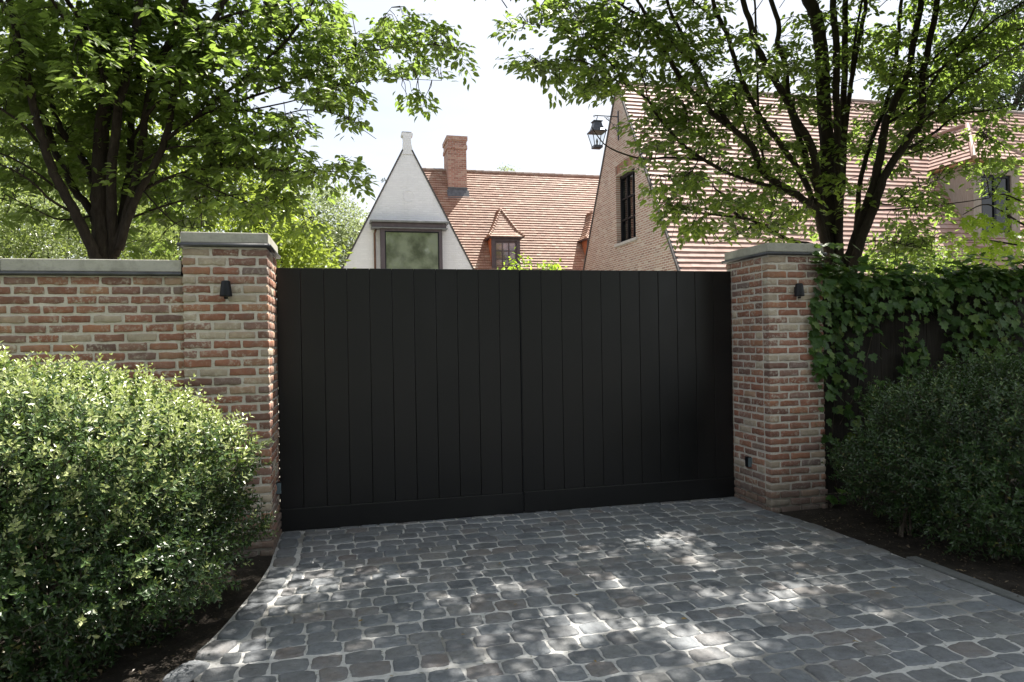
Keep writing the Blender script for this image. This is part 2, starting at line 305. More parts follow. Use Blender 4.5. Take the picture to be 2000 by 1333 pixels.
class MB:
    """collects pieces in world coordinates, then links them as ONE mesh"""
    def __init__(s): s.v = []; s.f = []; s.m = []
    def add(s, vs, fs, mi=0):
        b = len(s.v); s.v += [tuple(v) for v in vs]; s.f += [tuple(i + b for i in f) for f in fs]; s.m += [mi] * len(fs); return s
    def box(s, x0, x1, y0, y1, z0, z1, mi=0, bev=0):
        if bev:
            vs, fs = bevbox(x0, x1, y0, y1, z0, z1, bev); return s.add(vs, fs, mi)
        vs = [(x, y, z) for z in (z0, z1) for y in (y0, y1) for x in (x0, x1)]
        return s.add(vs, [(0, 2, 3, 1), (4, 5, 7, 6), (0, 1, 5, 4), (2, 6, 7, 3), (0, 4, 6, 2), (1, 3, 7, 5)], mi)
    def prism(s, pts, d, mi=0):
        """polygon pts (3D, planar) extruded by vector d"""
        n = len(pts); d = Vector(d); a = [Vector(p) for p in pts]
        vs = a + [p + d for p in a]
        return s.add(vs, [tuple(range(n))[::-1], tuple(range(n, 2 * n))] + [(i, (i + 1) % n, n + (i + 1) % n, n + i) for i in range(n)], mi)
    def tube(s, pts, r, seg=8, mi=0, cap=True):
        pts = [Vector(p) for p in pts]; rs = r if isinstance(r, (list, tuple)) else [r] * len(pts)
        b = len(s.v); ref = None; n = len(pts)
        for i, p in enumerate(pts):
            t = (pts[min(i + 1, n - 1)] - pts[max(i - 1, 0)]); t = t.normalized() if t.length > 1e-9 else Vector((0, 0, 1))
            if ref is None: ref = Vector((1, 0, 0)) if abs(t.x) < .8 else Vector((0, 1, 0))
            a = (ref - t * ref.dot(t)).normalized(); c = t.cross(a); ref = a
            for k in range(seg):
                w = 2 * math.pi * k / seg; q = p + (a * math.cos(w) + c * math.sin(w)) * rs[i]; s.v.append(tuple(q))
        for i in range(n - 1):
            for k in range(seg):
                k2 = (k + 1) % seg
                s.f.append((b + i * seg + k, b + i * seg + k2, b + (i + 1) * seg + k2, b + (i + 1) * seg + k)); s.m.append(mi)
        if cap:
            s.f.append(tuple(b + k for k in range(seg))[::-1]); s.m.append(mi)
            s.f.append(tuple(b + (n - 1) * seg + k for k in range(seg))); s.m.append(mi)
        return s
    def lathe(s, c, prof, seg=24, axis='z', mi=0, a0=0):
        b = len(s.v); n = len(prof)
        for (r, h) in prof:
            for k in range(seg):
                w = a0 + 2 * math.pi * k / seg; s.v.append((c[0] + r * math.cos(w), c[1] + r * math.sin(w), c[2] + h))
        for i in range(n - 1):
            for k in range(seg):
                k2 = (k + 1) % seg; s.f.append((b + i * seg + k, b + i * seg + k2, b + (i + 1) * seg + k2, b + (i + 1) * seg + k)); s.m.append(mi)
        s.f.append(tuple(b + k for k in range(seg))[::-1]); s.m.append(mi)
        s.f.append(tuple(b + (n - 1) * seg + k for k in range(seg))); s.m.append(mi)
        return s
    def build(s, name, mats, parent=None, smooth=False):
        me = bpy.data.meshes.new(name); off = world_loc(parent) if parent is not None else Vector((0, 0, 0))
        me.from_pydata([(v[0] - off.x, v[1] - off.y, v[2] - off.z) for v in s.v], [], s.f)
        for m in (mats if isinstance(mats, (list, tuple)) else [mats]): me.materials.append(m)
        me.polygons.foreach_set('material_index', s.m); me.polygons.foreach_set('use_smooth', [bool(smooth)] * len(s.f)); me.update()
        o = bpy.data.objects.new(name, me); link(o, parent); return o

def box_template(gx, gy, gz):
    """surface grid of a box; gx,gy,gz are sorted coordinates in [-1,1]"""
    idx = {}; vs = []; fs = []
    def vid(i, j, k):
        key = (i, j, k)
        if key not in idx: idx[key] = len(vs); vs.append((gx[i], gy[j], gz[k]))
        return idx[key]
    nx, ny, nz_ = len(gx) - 1, len(gy) - 1, len(gz) - 1
    for i in range(nx):
        for j in range(ny):
            fs.append((vid(i, j, 0), vid(i, j + 1, 0), vid(i + 1, j + 1, 0), vid(i + 1, j, 0)))
            fs.append((vid(i, j, nz_), vid(i + 1, j, nz_), vid(i + 1, j + 1, nz_), vid(i, j + 1, nz_)))
    for i in range(nx):
        for k in range(nz_):
            fs.append((vid(i, 0, k), vid(i + 1, 0, k), vid(i + 1, 0, k + 1), vid(i, 0, k + 1)))
            fs.append((vid(i, ny, k), vid(i, ny, k + 1), vid(i + 1, ny, k + 1), vid(i + 1, ny, k)))
    for j in range(ny):
        for k in range(nz_):
            fs.append((vid(0, j, k), vid(0, j, k + 1), vid(0, j + 1, k + 1), vid(0, j + 1, k)))
            fs.append((vid(nx, j, k), vid(nx, j + 1, k), vid(nx, j + 1, k + 1), vid(nx, j, k + 1)))
    return np.array(vs), np.array(fs)
def bevbox(x0, x1, y0, y1, z0, z1, b):
    h = np.array([(x1 - x0) / 2, (y1 - y0) / 2, (z1 - z0) / 2]); c = np.array([(x0 + x1) / 2, (y0 + y1) / 2, (z0 + z1) / 2])
    g = [[-1, -1 + b / q, 1 - b / q, 1] for q in h]
    v, f = box_template(*g); p = v * h; q = np.clip(p, -(h - b), h - b); d = p - q; ln = np.linalg.norm(d, axis=1, keepdims=True); ln[ln == 0] = 1
    return (q + d / ln * b + c).tolist(), [tuple(t) for t in f.tolist()]

BR_T = box_template([-1, -.93, -.5, 0, .5, .93, 1], [-1, -.8, .8, 1], [-1, -.74, 0, .74, 1])
def bricks_mesh(bricks):
    """bricks: list of (center(3), half(3)) -> V,F arrays; irregular hand-made bricks"""
    T, Fc = BR_T; n = len(bricks); m = len(T)
    C = np.array([b[0] for b in bricks]); H = np.array([b[1] for b in bricks])
    # brick's long axis is the template's x
    V = np.empty((n, m, 3))
    for i in range(n):
        h = H[i].copy(); swap = h[1] > h[0]
        if swap: h = h[[1, 0, 2]]
        rad = min(.007, h.min() * .42); p = T * h
        inner = h - rad; q = np.clip(p, -inner, inner); d = p - q; ln = np.linalg.norm(d, axis=1, keepdims=True); ln[ln == 0] = 1
        p = q + d / ln * rad
        ph = RNG.uniform(0, 6.28, 6); fr = RNG.uniform(25, 60, 3)
        w = .0017 * (np.sin(p[:, 0] * fr[0] + ph[0]) + np.sin(p[:, 0] * fr[1] * 1.7 + p[:, 2] * 40 + ph[1]))
        p[:, 2] += w * np.sign(p[:, 2]) + RNG.normal(0, .0011, m)
        p[:, 0] += .002 * np.sin(p[:, 2] * 60 + ph[2]) * np.sign(p[:, 0]) + RNG.normal(0, .0010, m)
        p[:, 1] += .0016 * np.sin(p[:, 0] * fr[2] + ph[3]) + RNG.normal(0, .0008, m)
        a = RNG.normal(0, .006); p[:, 2] += p[:, 0] * a
        if swap: p = np.stack([p[:, 1], p[:, 0], p[:, 2]], 1)
        V[i] = p + C[i]
    F = (Fc[None] + (np.arange(n) * m)[:, None, None]).reshape(-1, 4)
    return V.reshape(-1, 3), F
def flat_quads_from_mb(mb): return np.array(mb.v), [np.array([f for f in mb.f if len(f) == 4])]

BL, BJ, CP, BH = .190, .018, .0688, .0525   # brick length, joint, course pitch, brick height
def row(a, b, start, headers=False):
    """brick intervals filling a..b; start = first piece's length"""
    out = []; x = a; first = True
    while x < b - .02:
        ln = start if first else BL * random.uniform(.96, 1.04)
        if b - (x + ln) < .045: ln = b - x
        out.append((x, min(x + ln, b))); x += ln + BJ * random.uniform(.85, 1.2); first = False
    return out
def pillar_bricks(x0, x1, y0, y1, z1):
    br = []; D = .09; nc = int(z1 / CP) + 1; base = z1 - nc * CP
    for k in range(nc):
        zc = base + (k + .5) * CP; pr = random.gauss(0, .0012)
        fl = (zc < .16) * .012
        X0, X1, Y0, Y1 = x0 - fl, x1 + fl, y0 - fl, y1 + fl
        A = k % 2
        fr = row(X0, X1, BL) if A else row(X0, X1, D)
        if not A and len(fr) > 1 and False: pass
        for (a, b) in fr:
            if not A and (b >= X1 - 1e-6) and (b - a) > .13:
                pass
            for yy in ((Y0, Y0 + D), (Y1 - D, Y1)):
                e = random.gauss(0, .0015)
                br.append((((a + b) / 2, (yy[0] + yy[1]) / 2 + e, zc), ((b - a) / 2, D / 2, BH / 2 * random.uniform(.93, 1.05))))
        ra, rb = Y0 + D + BJ, Y1 - D - BJ
        for (a, b) in row(ra, rb, BL * (.55 if A else 1.)):
            for xx in ((X0, X0 + D), (X1 - D, X1)):
                br.append((((xx[0] + xx[1]) / 2 + random.gauss(0, .0015), (a + b) / 2, zc), (D / 2, (b - a) / 2, BH / 2 * random.uniform(.93, 1.05))))
    return br
def brickwork(name, br, cores, parent):
    V, F = bricks_mesh(br); mb = MB()
    for c in cores: mb.box(*c)
    cv = np.array(mb.v); cf = np.array(mb.f) + len(V)
    o = arr_mesh(name, np.vstack([V, cv]), np.vstack([F, cf]), [M_BRICK, M_MORTAR], parent, True, [0] * len(F) + [1] * len(cf))
    me = o.data; sm = np.ones(len(me.polygons), bool); sm[len(F):] = False; me.polygons.foreach_set('use_smooth', sm)
    return o

# ------------------------------------------------------------------ setting: ground, road, courtyard, soil, kerb, paving
mb = MB(); mb.add([(-600, -600, -.03), (600, -600, -.03), (600, 600, -.03), (-600, 600, -.03)], [(0, 1, 2, 3)])
tag(mb.build('ground', M_GROUND), kind='structure')
mb = MB(); mb.add([(-60, -9, -.022), (60, -9, -.022), (60, -1.2, -.022), (-60, -1.2, -.022)], [(0, 1, 2, 3)])
tag(mb.build('road', M_ROAD), kind='structure')
mb = MB(); mb.add([(-1, 6.2, -.014), (7, 6.2, -.014), (12, 15.3, -.014), (-3, 20.9, -.014)], [(0, 1, 2, 3)])
tag(mb.build('courtyard', M_GRAVEL), kind='structure')
def soil(name, x0, x1, y0, y1, seed):
    nx, ny = int((x1 - x0) / .07), int((y1 - y0) / .07); rg = np.random.default_rng(seed)
    X, Y = np.meshgrid(np.linspace(x0, x1, nx), np.linspace(y0, y1, ny)); Z = -.008 + .012 * rg.random(X.shape) + .012 * np.sin(X * 5) * np.sin(Y * 4)
    V = np.stack([X.ravel(), Y.ravel(), Z.ravel()], 1); i = np.arange(nx * ny).reshape(ny, nx)
    Q = np.stack([i[:-1, :-1], i[:-1, 1:], i[1:, 1:], i[1:, :-1]], -1).reshape(-1, 4)
    return tag(arr_mesh(name, V, Q, M_SOIL, None, True), kind='structure')
soil('soil', -6.5, -.55, 1.0, 5.47, 3)
soil('soil', 3.72, 9.5, 1.0, 5.9, 4)
mb = MB()
for k in range(3): mb.box(3.79, 3.875, 1.35 + k * .9, 2.243 + k * .9, -.1, .022, bev=.006)
tag(mb.build('kerb', M_KERB), kind='structure')

LE = [(-.585, 6.3), (-.585, 5.6), (-.575, 5.2), (-.60, 4.9), (-.63, 4.65), (-.665, 4.42), (-.70, 4.2), (-.745, 3.98), (-.80, 3.8), (-.87, 3.65), (-.96, 3.45), (-1.15, 3.1), (-1.5, 2.6), (-2.1, 1.9), (-3, 1.2)]
def leftx(y):
    for (xa, ya), (xb, yb) in zip(LE, LE[1:]):
        if yb <= y <= ya: return xa + (xb - xa) * (ya - y) / (ya - yb)
    return LE[0][0] if y > 6 else LE[-1][0]
RE = [(3.68, 6.3), (3.68, 5.45), (3.73, 5.25), (3.78, 4.9), (3.79, 4.2), (3.79, 1.2)]
def rightx(y):
    for (xa, ya), (xb, yb) in zip(RE, RE[1:]):
        if yb <= y <= ya: return xa + (xb - xa) * (ya - y) / (ya - yb)
    return 3.79
# the stones: rounded, slightly domed, laid in rows
def stones_mesh(st):
    NA = 18; rings = [(.0, 1.), (.68, .99), (.86, .93), (.95, .72), (1., .22), (1.03, -.5)]
    ang = np.linspace(0, 2 * np.pi, NA, endpoint=False); V = []; F4 = []; F3 = []
    for (c, hx, hy, rot, z) in st:
        b = len(V); p = 8.; ca, sa = np.cos(ang), np.sin(ang)
        ph = RNG.uniform(0, 6.28, 3)
        R = 1 / (np.abs(ca) ** p + np.abs(sa) ** p) ** (1 / p) * (1 + .035 * np.sin(2 * ang + ph[0]) + .03 * np.sin(3 * ang + ph[1]) + .02 * np.sin(5 * ang + ph[2]) + RNG.normal(0, .021, NA))
        cr_, sr_ = math.cos(rot), math.sin(rot); tx, ty = RNG.normal(0, .012, 2)
        for k, (r, hz) in enumerate(rings):
            if k == 0: V.append((c[0], c[1], z)); continue
            x = R * ca * hx * r; y = R * sa * hy * r
            zz = z * hz + tx * x + ty * y + RNG.normal(0, .0013, NA)
            X = c[0] + x * cr_ - y * sr_; Y = c[1] + x * sr_ + y * cr_
            V += list(zip(X, Y, zz))
        for a in range(NA): F3.append((b, b + 1 + a, b + 1 + (a + 1) % NA))
        for k in range(len(rings) - 2):
            o1 = b + 1 + k * NA; o2 = o1 + NA
            for a in range(NA):
                a2 = (a + 1) % NA; F4.append((o1 + a, o2 + a, o2 + a2, o1 + a2))
    return np.array(V), np.array(F4), np.array(F3)
st = []; y = 6.28; rw = 0
while y > .9:
    ph_ = .150 * random.uniform(.92, 1.08); yc = y - ph_ / 2
    xa, xb = leftx(yc) + .19, rightx(yc) - .17
    x = xa + (.0 if rw % 2 else -.0) + random.uniform(-.0, .0); first = True
    wob = random.uniform(0, 6)
    while x < xb:
        ln = random.uniform(.135, .205)
        if first: ln *= .55 if rw % 2 else 1.; first = False
        if xb - (x + ln) < .07: ln = xb - x
        gap = random.uniform(.006, .015)
        yy = yc + .012 * math.sin(x * 2.1 + wob) + random.gauss(0, .003)
        st.append(((x + ln / 2, yy), max(.03, (ln - gap) / 2), (ph_ - random.uniform(.006, .015)) / 2, random.gauss(0, .03), random.uniform(.009, .015)))
        x += ln
    y -= ph_; rw += 1
def border(edge, side):
    pts = [Vector((x, y_)) for x, y_ in edge]; d = 0; seg = []
    for a, b in zip(pts, pts[1:]): seg.append((a, b, (b - a).length))
    tot = sum(s[2] for s in seg); t = 0
    while t < tot - .1:
        ln = random.uniform(.20, .27); u = t + ln / 2
        for a, b, l in seg:
            if u <= l: break
            u -= l
        u = min(u, l); dr = (b - a).normalized(); p = a + dr * u; nrm = Vector((-dr.y, dr.x)) * side
        c = p + nrm * .09
        st.append(((c.x, c.y), (ln - .018) / 2, .078 + random.uniform(-.004, .004), math.atan2(dr.y, dr.x), random.uniform(.015, .022))); t += ln
border(LE, 1); border(RE, -1)
V, F4, F3 = stones_mesh(st)
ys = np.linspace(6.3, 1.2, 60); js = []
for yv in ys: js += [(leftx(yv) - .004, yv, .0045), (rightx(yv) + .004, yv, .0045)]
nb_ = len(V); jq = np.array([(nb_ + 2 * i, nb_ + 2 * i + 2, nb_ + 2 * i + 3, nb_ + 2 * i + 1) for i in range(len(ys) - 1)])
o = arr_mesh('driveway', np.vstack([V, np.array(js)]), [F4, jq, F3], [M_COBBLE, M_JOINT], None, True, [0] * len(F4) + [1] * len(jq) + [0] * len(F3))
tag(o, kind='structure')

# ------------------------------------------------------------------ pillars, wall, lamps, sensors
def strip_ring(mb, x0, x1, y0, y1, z, r=.014, d=.03):
    """half-round lead drip moulding round a pier"""
    mb.box(x0 - d + .008, x1 + d - .008, y0 - d + .008, y1 + d - .008, z + .002, z + 2 * r)
    c = [(x0 - d + r, y0 - d + r), (x1 + d - r, y0 - d + r), (x1 + d - r, y1 + d - r), (x0 - d + r, y1 + d - r)]
    for a, b in zip(c, c[1:] + c[:1]):
        e = Vector((b[0] - a[0], b[1] - a[1], 0)).normalized() * r * .9
        mb.tube([(a[0] - e.x, a[1] - e.y, z + r), (b[0] + e.x, b[1] + e.y, z + r)], r, 10)
def slab(name, x0, x1, y0, y1, z0, z1, parent, m=M_STONE, bev=.008):
    b = MB(); vs, fs = bevbox(x0, x1, y0, y1, z0, z1, bev); b.add(vs, fs); return b.build(name, m, parent)
def pillar(x0, x1, label):
    y0, y1 = 5.45, 6.16
    p = empty('gate_pillar', ((x0 + x1) / 2, (y0 + y1) / 2, 0), label, 'gate pillar', 'brick gate pillars')
    brickwork('brick_pier', pillar_bricks(x0, x1, y0, y1, 2.318), [(x0 + .007, x1 - .007, y0 + .007, y1 - .007, -.1, 2.322)], p)
    m = MB(); strip_ring(m, x0, x1, y0, y1, 2.322); m.build('drip_moulding', M_LEAD, p, True)
    slab('capstone', x0 - .008, x1 + .008, y0 - .008, y1 + .008, 2.352, 2.432, p)
    return p
pillar(-1.19, -.593, 'brick gate pillar left of the black gate, joined to the long brick wall')
pillar(3.68, 4.25, 'brick gate pillar right of the black gate, ivy creeping over its edge')
w = empty('garden_wall', (-4, 5.6, 0), 'long brown brick garden wall with stone coping behind the sunlit bush', 'wall')
br = []; nc = int(2.105 / CP) + 1
for k in range(nc):
    zc = 2.105 - (k + .5) * CP
    if zc < .8 and False: continue
    xs = row(-7.5, -1.19, BL * (1 if k % 2 else .45))
    for (a, b) in xs:
        br.append((((a + b) / 2, 5.485 + .05 + random.gauss(0, .0015), zc), ((b - a) / 2, .05, BH / 2 * random.uniform(.93, 1.05))))
brickwork('brickwork', br, [(-7.5, -1.185, 5.492, 5.72, -.1, 2.107)], w)
m = MB(); m.box(-7.5, -1.2, 5.466, 5.74, 2.109, 2.132); m.tube([(-7.5, 5.466, 2.121), (-1.2, 5.466, 2.121)], .0135, 10); m.build('drip_moulding', M_LEAD, w, False)
m = MB(); x = -7.5
for ln in (1.3, 1.3, 1.25, 1.28, 1.172): m.box(x, x + ln - .003, 5.476, 5.73, 2.137, 2.226, bev=.006); x += ln
m.build('coping_stones', M_STONE, w)

def wall_lamp(x, z, label):
    e = empty('wall_lamp', (x, 5.45, z), label, 'wall lamp', 'small black wall lamps on the pillars')
    cy = 5.45 - .052
    m = MB(); m.lathe((x, cy, z - .058), [(.028, -.002), (.0435, -.002), (.044, .002), (.0435, .012), (.032, .104), (.029, .111), (.022, .114)], 28); m.build('lamp_shade', M_BLACK, e, True)
    m = MB(); m.lathe((x, cy, z - .058), [(.010, -.022), (.014, -.02), (.014, -.006)], 14); m.build('lamp_socket', M_BLACK, e, True)
    m = MB(); m.box(x - .018, x + .018, cy + .02, 5.452, z - .025, z + .025); m.build('mounting_bracket', M_BLACK, e)
wall_lamp(-.882, 2.012, 'small black conical wall lamp high on the pillar left of the gate')
wall_lamp(3.962, 2.006, 'small black conical wall lamp high on the ivy edged pillar')
def sensor(x, s, z, y, label):
    e = empty('gate_sensor', (x, y, z), label, 'gate sensor', 'photocell sensors inside the gate opening')
    a, b = sorted((x - .005 * s, x + .03 * s))
    m = MB(); m.box(a, b, y - .03, y + .03, z - .048, z + .048, bev=.004); m.build('sensor_housing', M_BLACK, e)
    a, b = sorted((x + .0305 * s, x + .036 * s)); a2, b2 = sorted((x - .004 * s, x + .034 * s))
    m = MB(); m.box(a2, b2, y - .036, y - .0305, z - .044, z + .044, bev=.002); m.build('sensor_lens', M_LENS, e)
sensor(3.678, -1, .40, 5.79, 'small black sensor box on the inner side of the ivy edged pillar')
sensor(-.591, 1, .42, 5.86, 'small sensor box on the sunlit side face of the left pillar')

# ------------------------------------------------------------------ the double gate
def gate(x0, x1, n, kz, label):
    e = empty('gate_leaf', ((x0 + x1) / 2, 6.06, 0), label, 'gate', 'two leaves of the black gate')
    m = MB(); wd = (x1 - x0) / n
    for k in range(n):
        a = x0 + k * wd + .0016; b = x0 + (k + 1) * wd - .0016; e_ = random.gauss(0, .0007)
        m.box(a, b, 6.062 + e_, 6.10, kz - .004, 2.236, bev=.0028)
    m.build('plank_panel', M_GATE, e)
    m = MB(); m.box(x0, x1, 6.106, 6.15, .02, 2.230, bev=.003); m.build('back_frame', M_GATE, e)
    m = MB(); m.box(x0 + .001, x1 - .001, 6.044, 6.104, .012, kz, bev=.005); m.build('kick_board', M_GATE, e)
    return e
g1 = gate(-.5905, 1.523, 11, .200, 'left leaf of the black plank gate, beside the lower brick wall')
g2 = gate(1.532, 3.677, 11, .205, 'right leaf of the black plank gate, beside the ivy edged pillar')
m = MB(); m.box(1.5245, 1.5300, 6.052, 6.075, .02, 2.23); m.build('rubber_edge', M_BLACK, g1)

# ------------------------------------------------------------------ tiled roofs
def tiles(O, U, S, N, W, SL, g, tw, th=.022, a_fn=None, dy=0, lift=.0012, jit=.0018):
    O, U, S, N = map(np.array, (O, U, S, N)); V = []; F = []; nc_ = int(math.ceil(SL / g))
    for j in range(nc_):
        s0 = j * g; s1 = min((j + 1) * g + .012, SL)
        ua, ub = (a_fn(s0), a_fn(s0))[0] if a_fn else (0, W)
        ta, tb = a_fn(min(s1, SL)) if a_fn else (0, W)
        if ub - ua < .02: continue
        off = (j % 2) * tw / 2; k0 = int(math.floor((ua - off) / tw)); 
        x = k0 * tw + off
        while x < ub:
            l, r = max(x + .0015, ua), min(x + tw - .0015, ub)
            if r - l > .008:
                def cl(q):  # squeeze towards the upper limits
                    return min(max(q, ta), tb)
                lu, ru = cl(l), cl(r)
                h = th + RNG.normal(0, lift); sj = RNG.normal(0, jit)
                b = len(V)
                for (u_, s_, n_) in ((l, s0 + sj, 0.), (r, s0 + sj, 0.), (r, s0 + sj, h), (l, s0 + sj, h), (ru, s1, .003), (lu, s1, .003)):
                    V.append(O + U * u_ + S * s_ + N * n_)
                F += [(b, b + 1, b + 2, b + 3), (b + 3, b + 2, b + 4, b + 5)]
            x += tw
    return np.array(V), np.array(F)
def unit(v): v = np.array(v, float); return v / np.linalg.norm(v)
def tri_fn(W, H, ax):  # triangle of base W, height H, apex at ax along the base
    return lambda s: (ax * s / H, W - (W - ax) * s / H) if s < H else (ax, ax)
def cat(parts):
    Vs = []; Fs = []; n = 0
    for V_, F_ in parts:
        if len(V_) == 0: continue
        Vs.append(V_); Fs.append(F_ + n); n += len(V_)
    return np.vstack(Vs), np.vstack(Fs)
def fan_tiles(A, B, P, g, tw, th=.02, mb_only=False):
    """tiles on triangle A-B (eave) to apex P"""
    A, B, P = map(lambda q: np.array(q, float), (A, B, P)); U = B - A; W = np.linalg.norm(U); U = U / W
    t = np.dot(P - A, U); foot = A + U * t; S = P - foot; H = np.linalg.norm(S); S = S / H; N = np.cross(U, S)
    if N[2] < 0: N = -N
    return tiles(A, U, S, N, W, H, g, tw, th, lambda s: ((t * s / H), (W - (W - t) * s / H)) if s < H else (t, t))
def quad_tiles(A, B, C, D, g, tw, th=.02):
    """tiles on quad: eave A-B, top D(above A)-C(above B); A-B parallel to D-C"""
    A, B, C, D = map(lambda q: np.array(q, float), (A, B, C, D)); U = unit(B - A); W = np.linalg.norm(B - A)
    ta = np.dot(D - A, U); tb = np.dot(C - A, U); S = D - A - U * ta; H = np.linalg.norm(S); S = S / H; N = np.cross(U, S)
    if N[2] < 0: N = -N
    return tiles(A, U, S, N, W, H, g, tw, th, lambda s: (ta * min(s, H) / H, W + (tb - W) * min(s, H) / H))
def window_bars(mb, u0, u1, z0, z1, cols, rows, fn, wd=.028):
    """glazing bars; fn(u0,u1,z0,z1) adds a box for that rectangle"""
    for i in range(1, cols):
        c = u0 + (u1 - u0) * i / cols; fn(c - wd / 2, c + wd / 2, z0, z1, 0)
    for i in range(1, rows):
        c = z0 + (z1 - z0) * i / rows; fn(u0, u1, c - wd / 2, c + wd / 2, .004)

# ---- the brick house on the right: gable towards -X, ridge along X
GX = 8.0; RZ = 9.27; RY = 19.3; SL = 1.61; EY = 15.45; EZ = RZ - (RY - EY) * SL; XR = 26.
bh = empty('brick_house', (14, 19.3, 0), 'brick house with steep pink tiled roof behind the right tree', 'house')
# gable wall with a real window opening
def gable_wall():
    m = MB(); yb = RY + (RY - EY); wy0, wy1, wz0, wz1 = 18.12, 19.55, 4.45, 6.52; T = .36
    def zf(y): return RZ - abs(y - RY) * SL
    xs0, xs1 = GX, GX + T
    polys = [[(EY, -.1), (wy0, -.1), (wy0, zf(wy0)), (EY, EZ)], [(wy0, -.1), (wy1, -.1), (wy1, wz0), (wy0, wz0)],
             [(wy0, wz1), (wy1, wz1), (wy1, zf(wy1)), (RY, RZ), (wy0, zf(wy0))], [(wy1, -.1), (yb, -.1), (yb, EZ), (wy1, zf(wy1))]]
    for pl in polys: m.prism([(xs0, a, b) for a, b in pl], (T, 0, 0))
    o = m.build('gable_wall', M_GBRICK, bh)
    return wy0, wy1, wz0, wz1
wy0, wy1, wz0, wz1 = gable_wall()
# verge: raised tile edge following the slope
m = MB()
for sgn in (-1, 1):
    e = RY + sgn * (RY - EY + .08); ez = RZ - (RY - EY + .08) * SL
    nrm = Vector((0, sgn * SL, 1)).normalized()
    a = Vector((GX - .03, RY, RZ + .03)); b = Vector((GX - .03, e, ez + .03))
    m.prism([a - nrm * .05, b - nrm * .05, b + nrm * .02, a + nrm * .02], (.10, 0, 0))
m.build('verge', M_VERGE, bh)
sl = math.hypot(1, SL)
S_ = np.array([0, 1 / sl, SL / sl]); N_ = np.array([0, -SL / sl, 1 / sl]); slen = (RY - EY + .12) * sl
O_ = np.array([GX + .02, EY - .12, EZ - .12 * SL]) + N_ * .02
V, F = tiles(O_, (1, 0, 0), S_, N_, XR - GX, slen, .168, .23, .034)
S2 = np.array([0, -1 / sl, SL / sl]); N2 = np.array([0, SL / sl, 1 / sl])
rb = MB(); rb.prism([(GX + .36, EY - .1, EZ - .16), (GX + .36, RY, RZ - .02), (GX + .36, 2 * RY - EY + .1, EZ - .16), (GX + .36, 2 * RY - EY, -.1), (GX + .36, EY, -.1)], (XR - GX - .4, 0, 0))
rbk = MB(); rbk.add([tuple(O_ * [1, 0, 0] + np.array([0, 2 * RY - EY + .12, EZ - .12 * SL])), (XR, 2 * RY - EY + .12, EZ - .12 * SL), (XR, RY, RZ + .02), (GX + .02, RY, RZ + .02)], [(0, 1, 2, 3)])
V2 = np.array(rbk.v); F2 = np.array(rbk.f)
Vc, Fc_ = cat([(V, F), (V2, F2)]); arr_mesh('tiled_roof', Vc, Fc_, M_TILE_R, bh)
rb.build('house_body', M_GBRICK_X, bh)
m = MB(); x = GX - .03
while x < XR: m.tube([(x, RY, RZ + .035), (x + .34, RY, RZ + .045)], .06, 10); x += .335
m.build('ridge_tiles', M_RIDGE, bh)
m = MB(); m.tube([(GX + .05, EY - .16, EZ - .22), (XR, EY - .16, EZ - .24)], .065, 10); m.box(GX + .05, XR, EY - .14, EY - .02, EZ - .33, EZ - .17); m.build('gutter', M_ZINC, bh, False)
# window in the gable (dark frame, 3 x 3 panes)
fx = GX + .14
m = MB()
for (a, b, c, d) in ((wy0, wy0 + .075, wz0, wz1), (wy1 - .075, wy1, wz0, wz1), (wy0 + .075, wy1 - .075, wz0, wz0 + .075), (wy0 + .075, wy1 - .075, wz1 - .10, wz1)): m.box(fx, fx + .09, a, b, c, d)
wf = m.build('window', M_BLACK, bh)
m = MB(); window_bars(m, wy0 + .075, wy1 - .075, wz0 + .075, wz1 - .10, 3, 3, lambda a, b, c, d, e: m.box(fx + .012 + e, fx + .058 + e, a, b, c, d), .042); m.build('glazing_bars', M_BLACK, wf)
m = MB(); m.box(fx + .063, fx + .075, wy0 + .07, wy1 - .07, wz0 + .07, wz1 - .09); m.build('pane', M_GLASS, wf)
m = MB(); m.box(GX - .05, GX + .2, wy0 - .10, wy1 + .10, wz0 - .085, wz0 - .002, bev=.008); m.build('window_sill', M_SILL, bh)
# flat arch of upright bricks over the window, painted as real bricks
br = []
for k in range(20):
    yv = wy0 - .02 + (wy1 - wy0 + .04) * (k + .5) / 20; rise = .10 * (1 - ((k - 9.5) / 10) ** 2)
    br.append(((GX + .04, yv, wz1 + .02 + .13 + rise * .6), (.052, .029, .125)))
def upright(brs):
    m_ = MB()
    for c, h in brs: m_.box(c[0] - h[0], c[0] + h[0], c[1] - h[1], c[1] + h[1], c[2] - h[2], c[2] + h[2], bev=.006)
    return m_
upright(br).build('window_arch', M_BRICK, bh)
# big dormer at the right edge
dY = 16.2; dx0, dx1 = 17.74, 19.42; dz0 = RZ - (RY - dY) * SL - .02; dz1 = 6.52
m = MB()
yb2 = RY - (RZ - dz1) / SL
ow0, ow1, oz0, oz1 = 18.02, 19.12, 4.5, 6.20
for (a, b, c, d) in ((dx0, ow0, dz0, dz1), (ow1, dx1, dz0, dz1), (ow0, ow1, dz0, oz0), (ow0, ow1, oz1, dz1)): m.box(a, b, dY, dY + .12, c, d)
for xx in (dx0, dx1 - .1): m.prism([(xx, dY + .12, dz0 + .1), (xx, dY + .12, dz1), (xx, yb2 + .05, dz1)], (.1, 0, 0))
dm = m.build('dormer', M_OAK, bh)
m = MB()
for k in range(9): m.box(dx0 - .012, dx0 - .001, dY + .12 + k * .16, dY + .272 + k * .16, max(dz0, 4.35 + k * .26) + .05, dz1 - .01)
m = MB(); m.box(dx0 - .16, dx1 + .16, dY - .18, yb2 + .1, dz1, dz1 + .07, bev=.01); m.build('eave_board', M_OAKEDGE, dm)
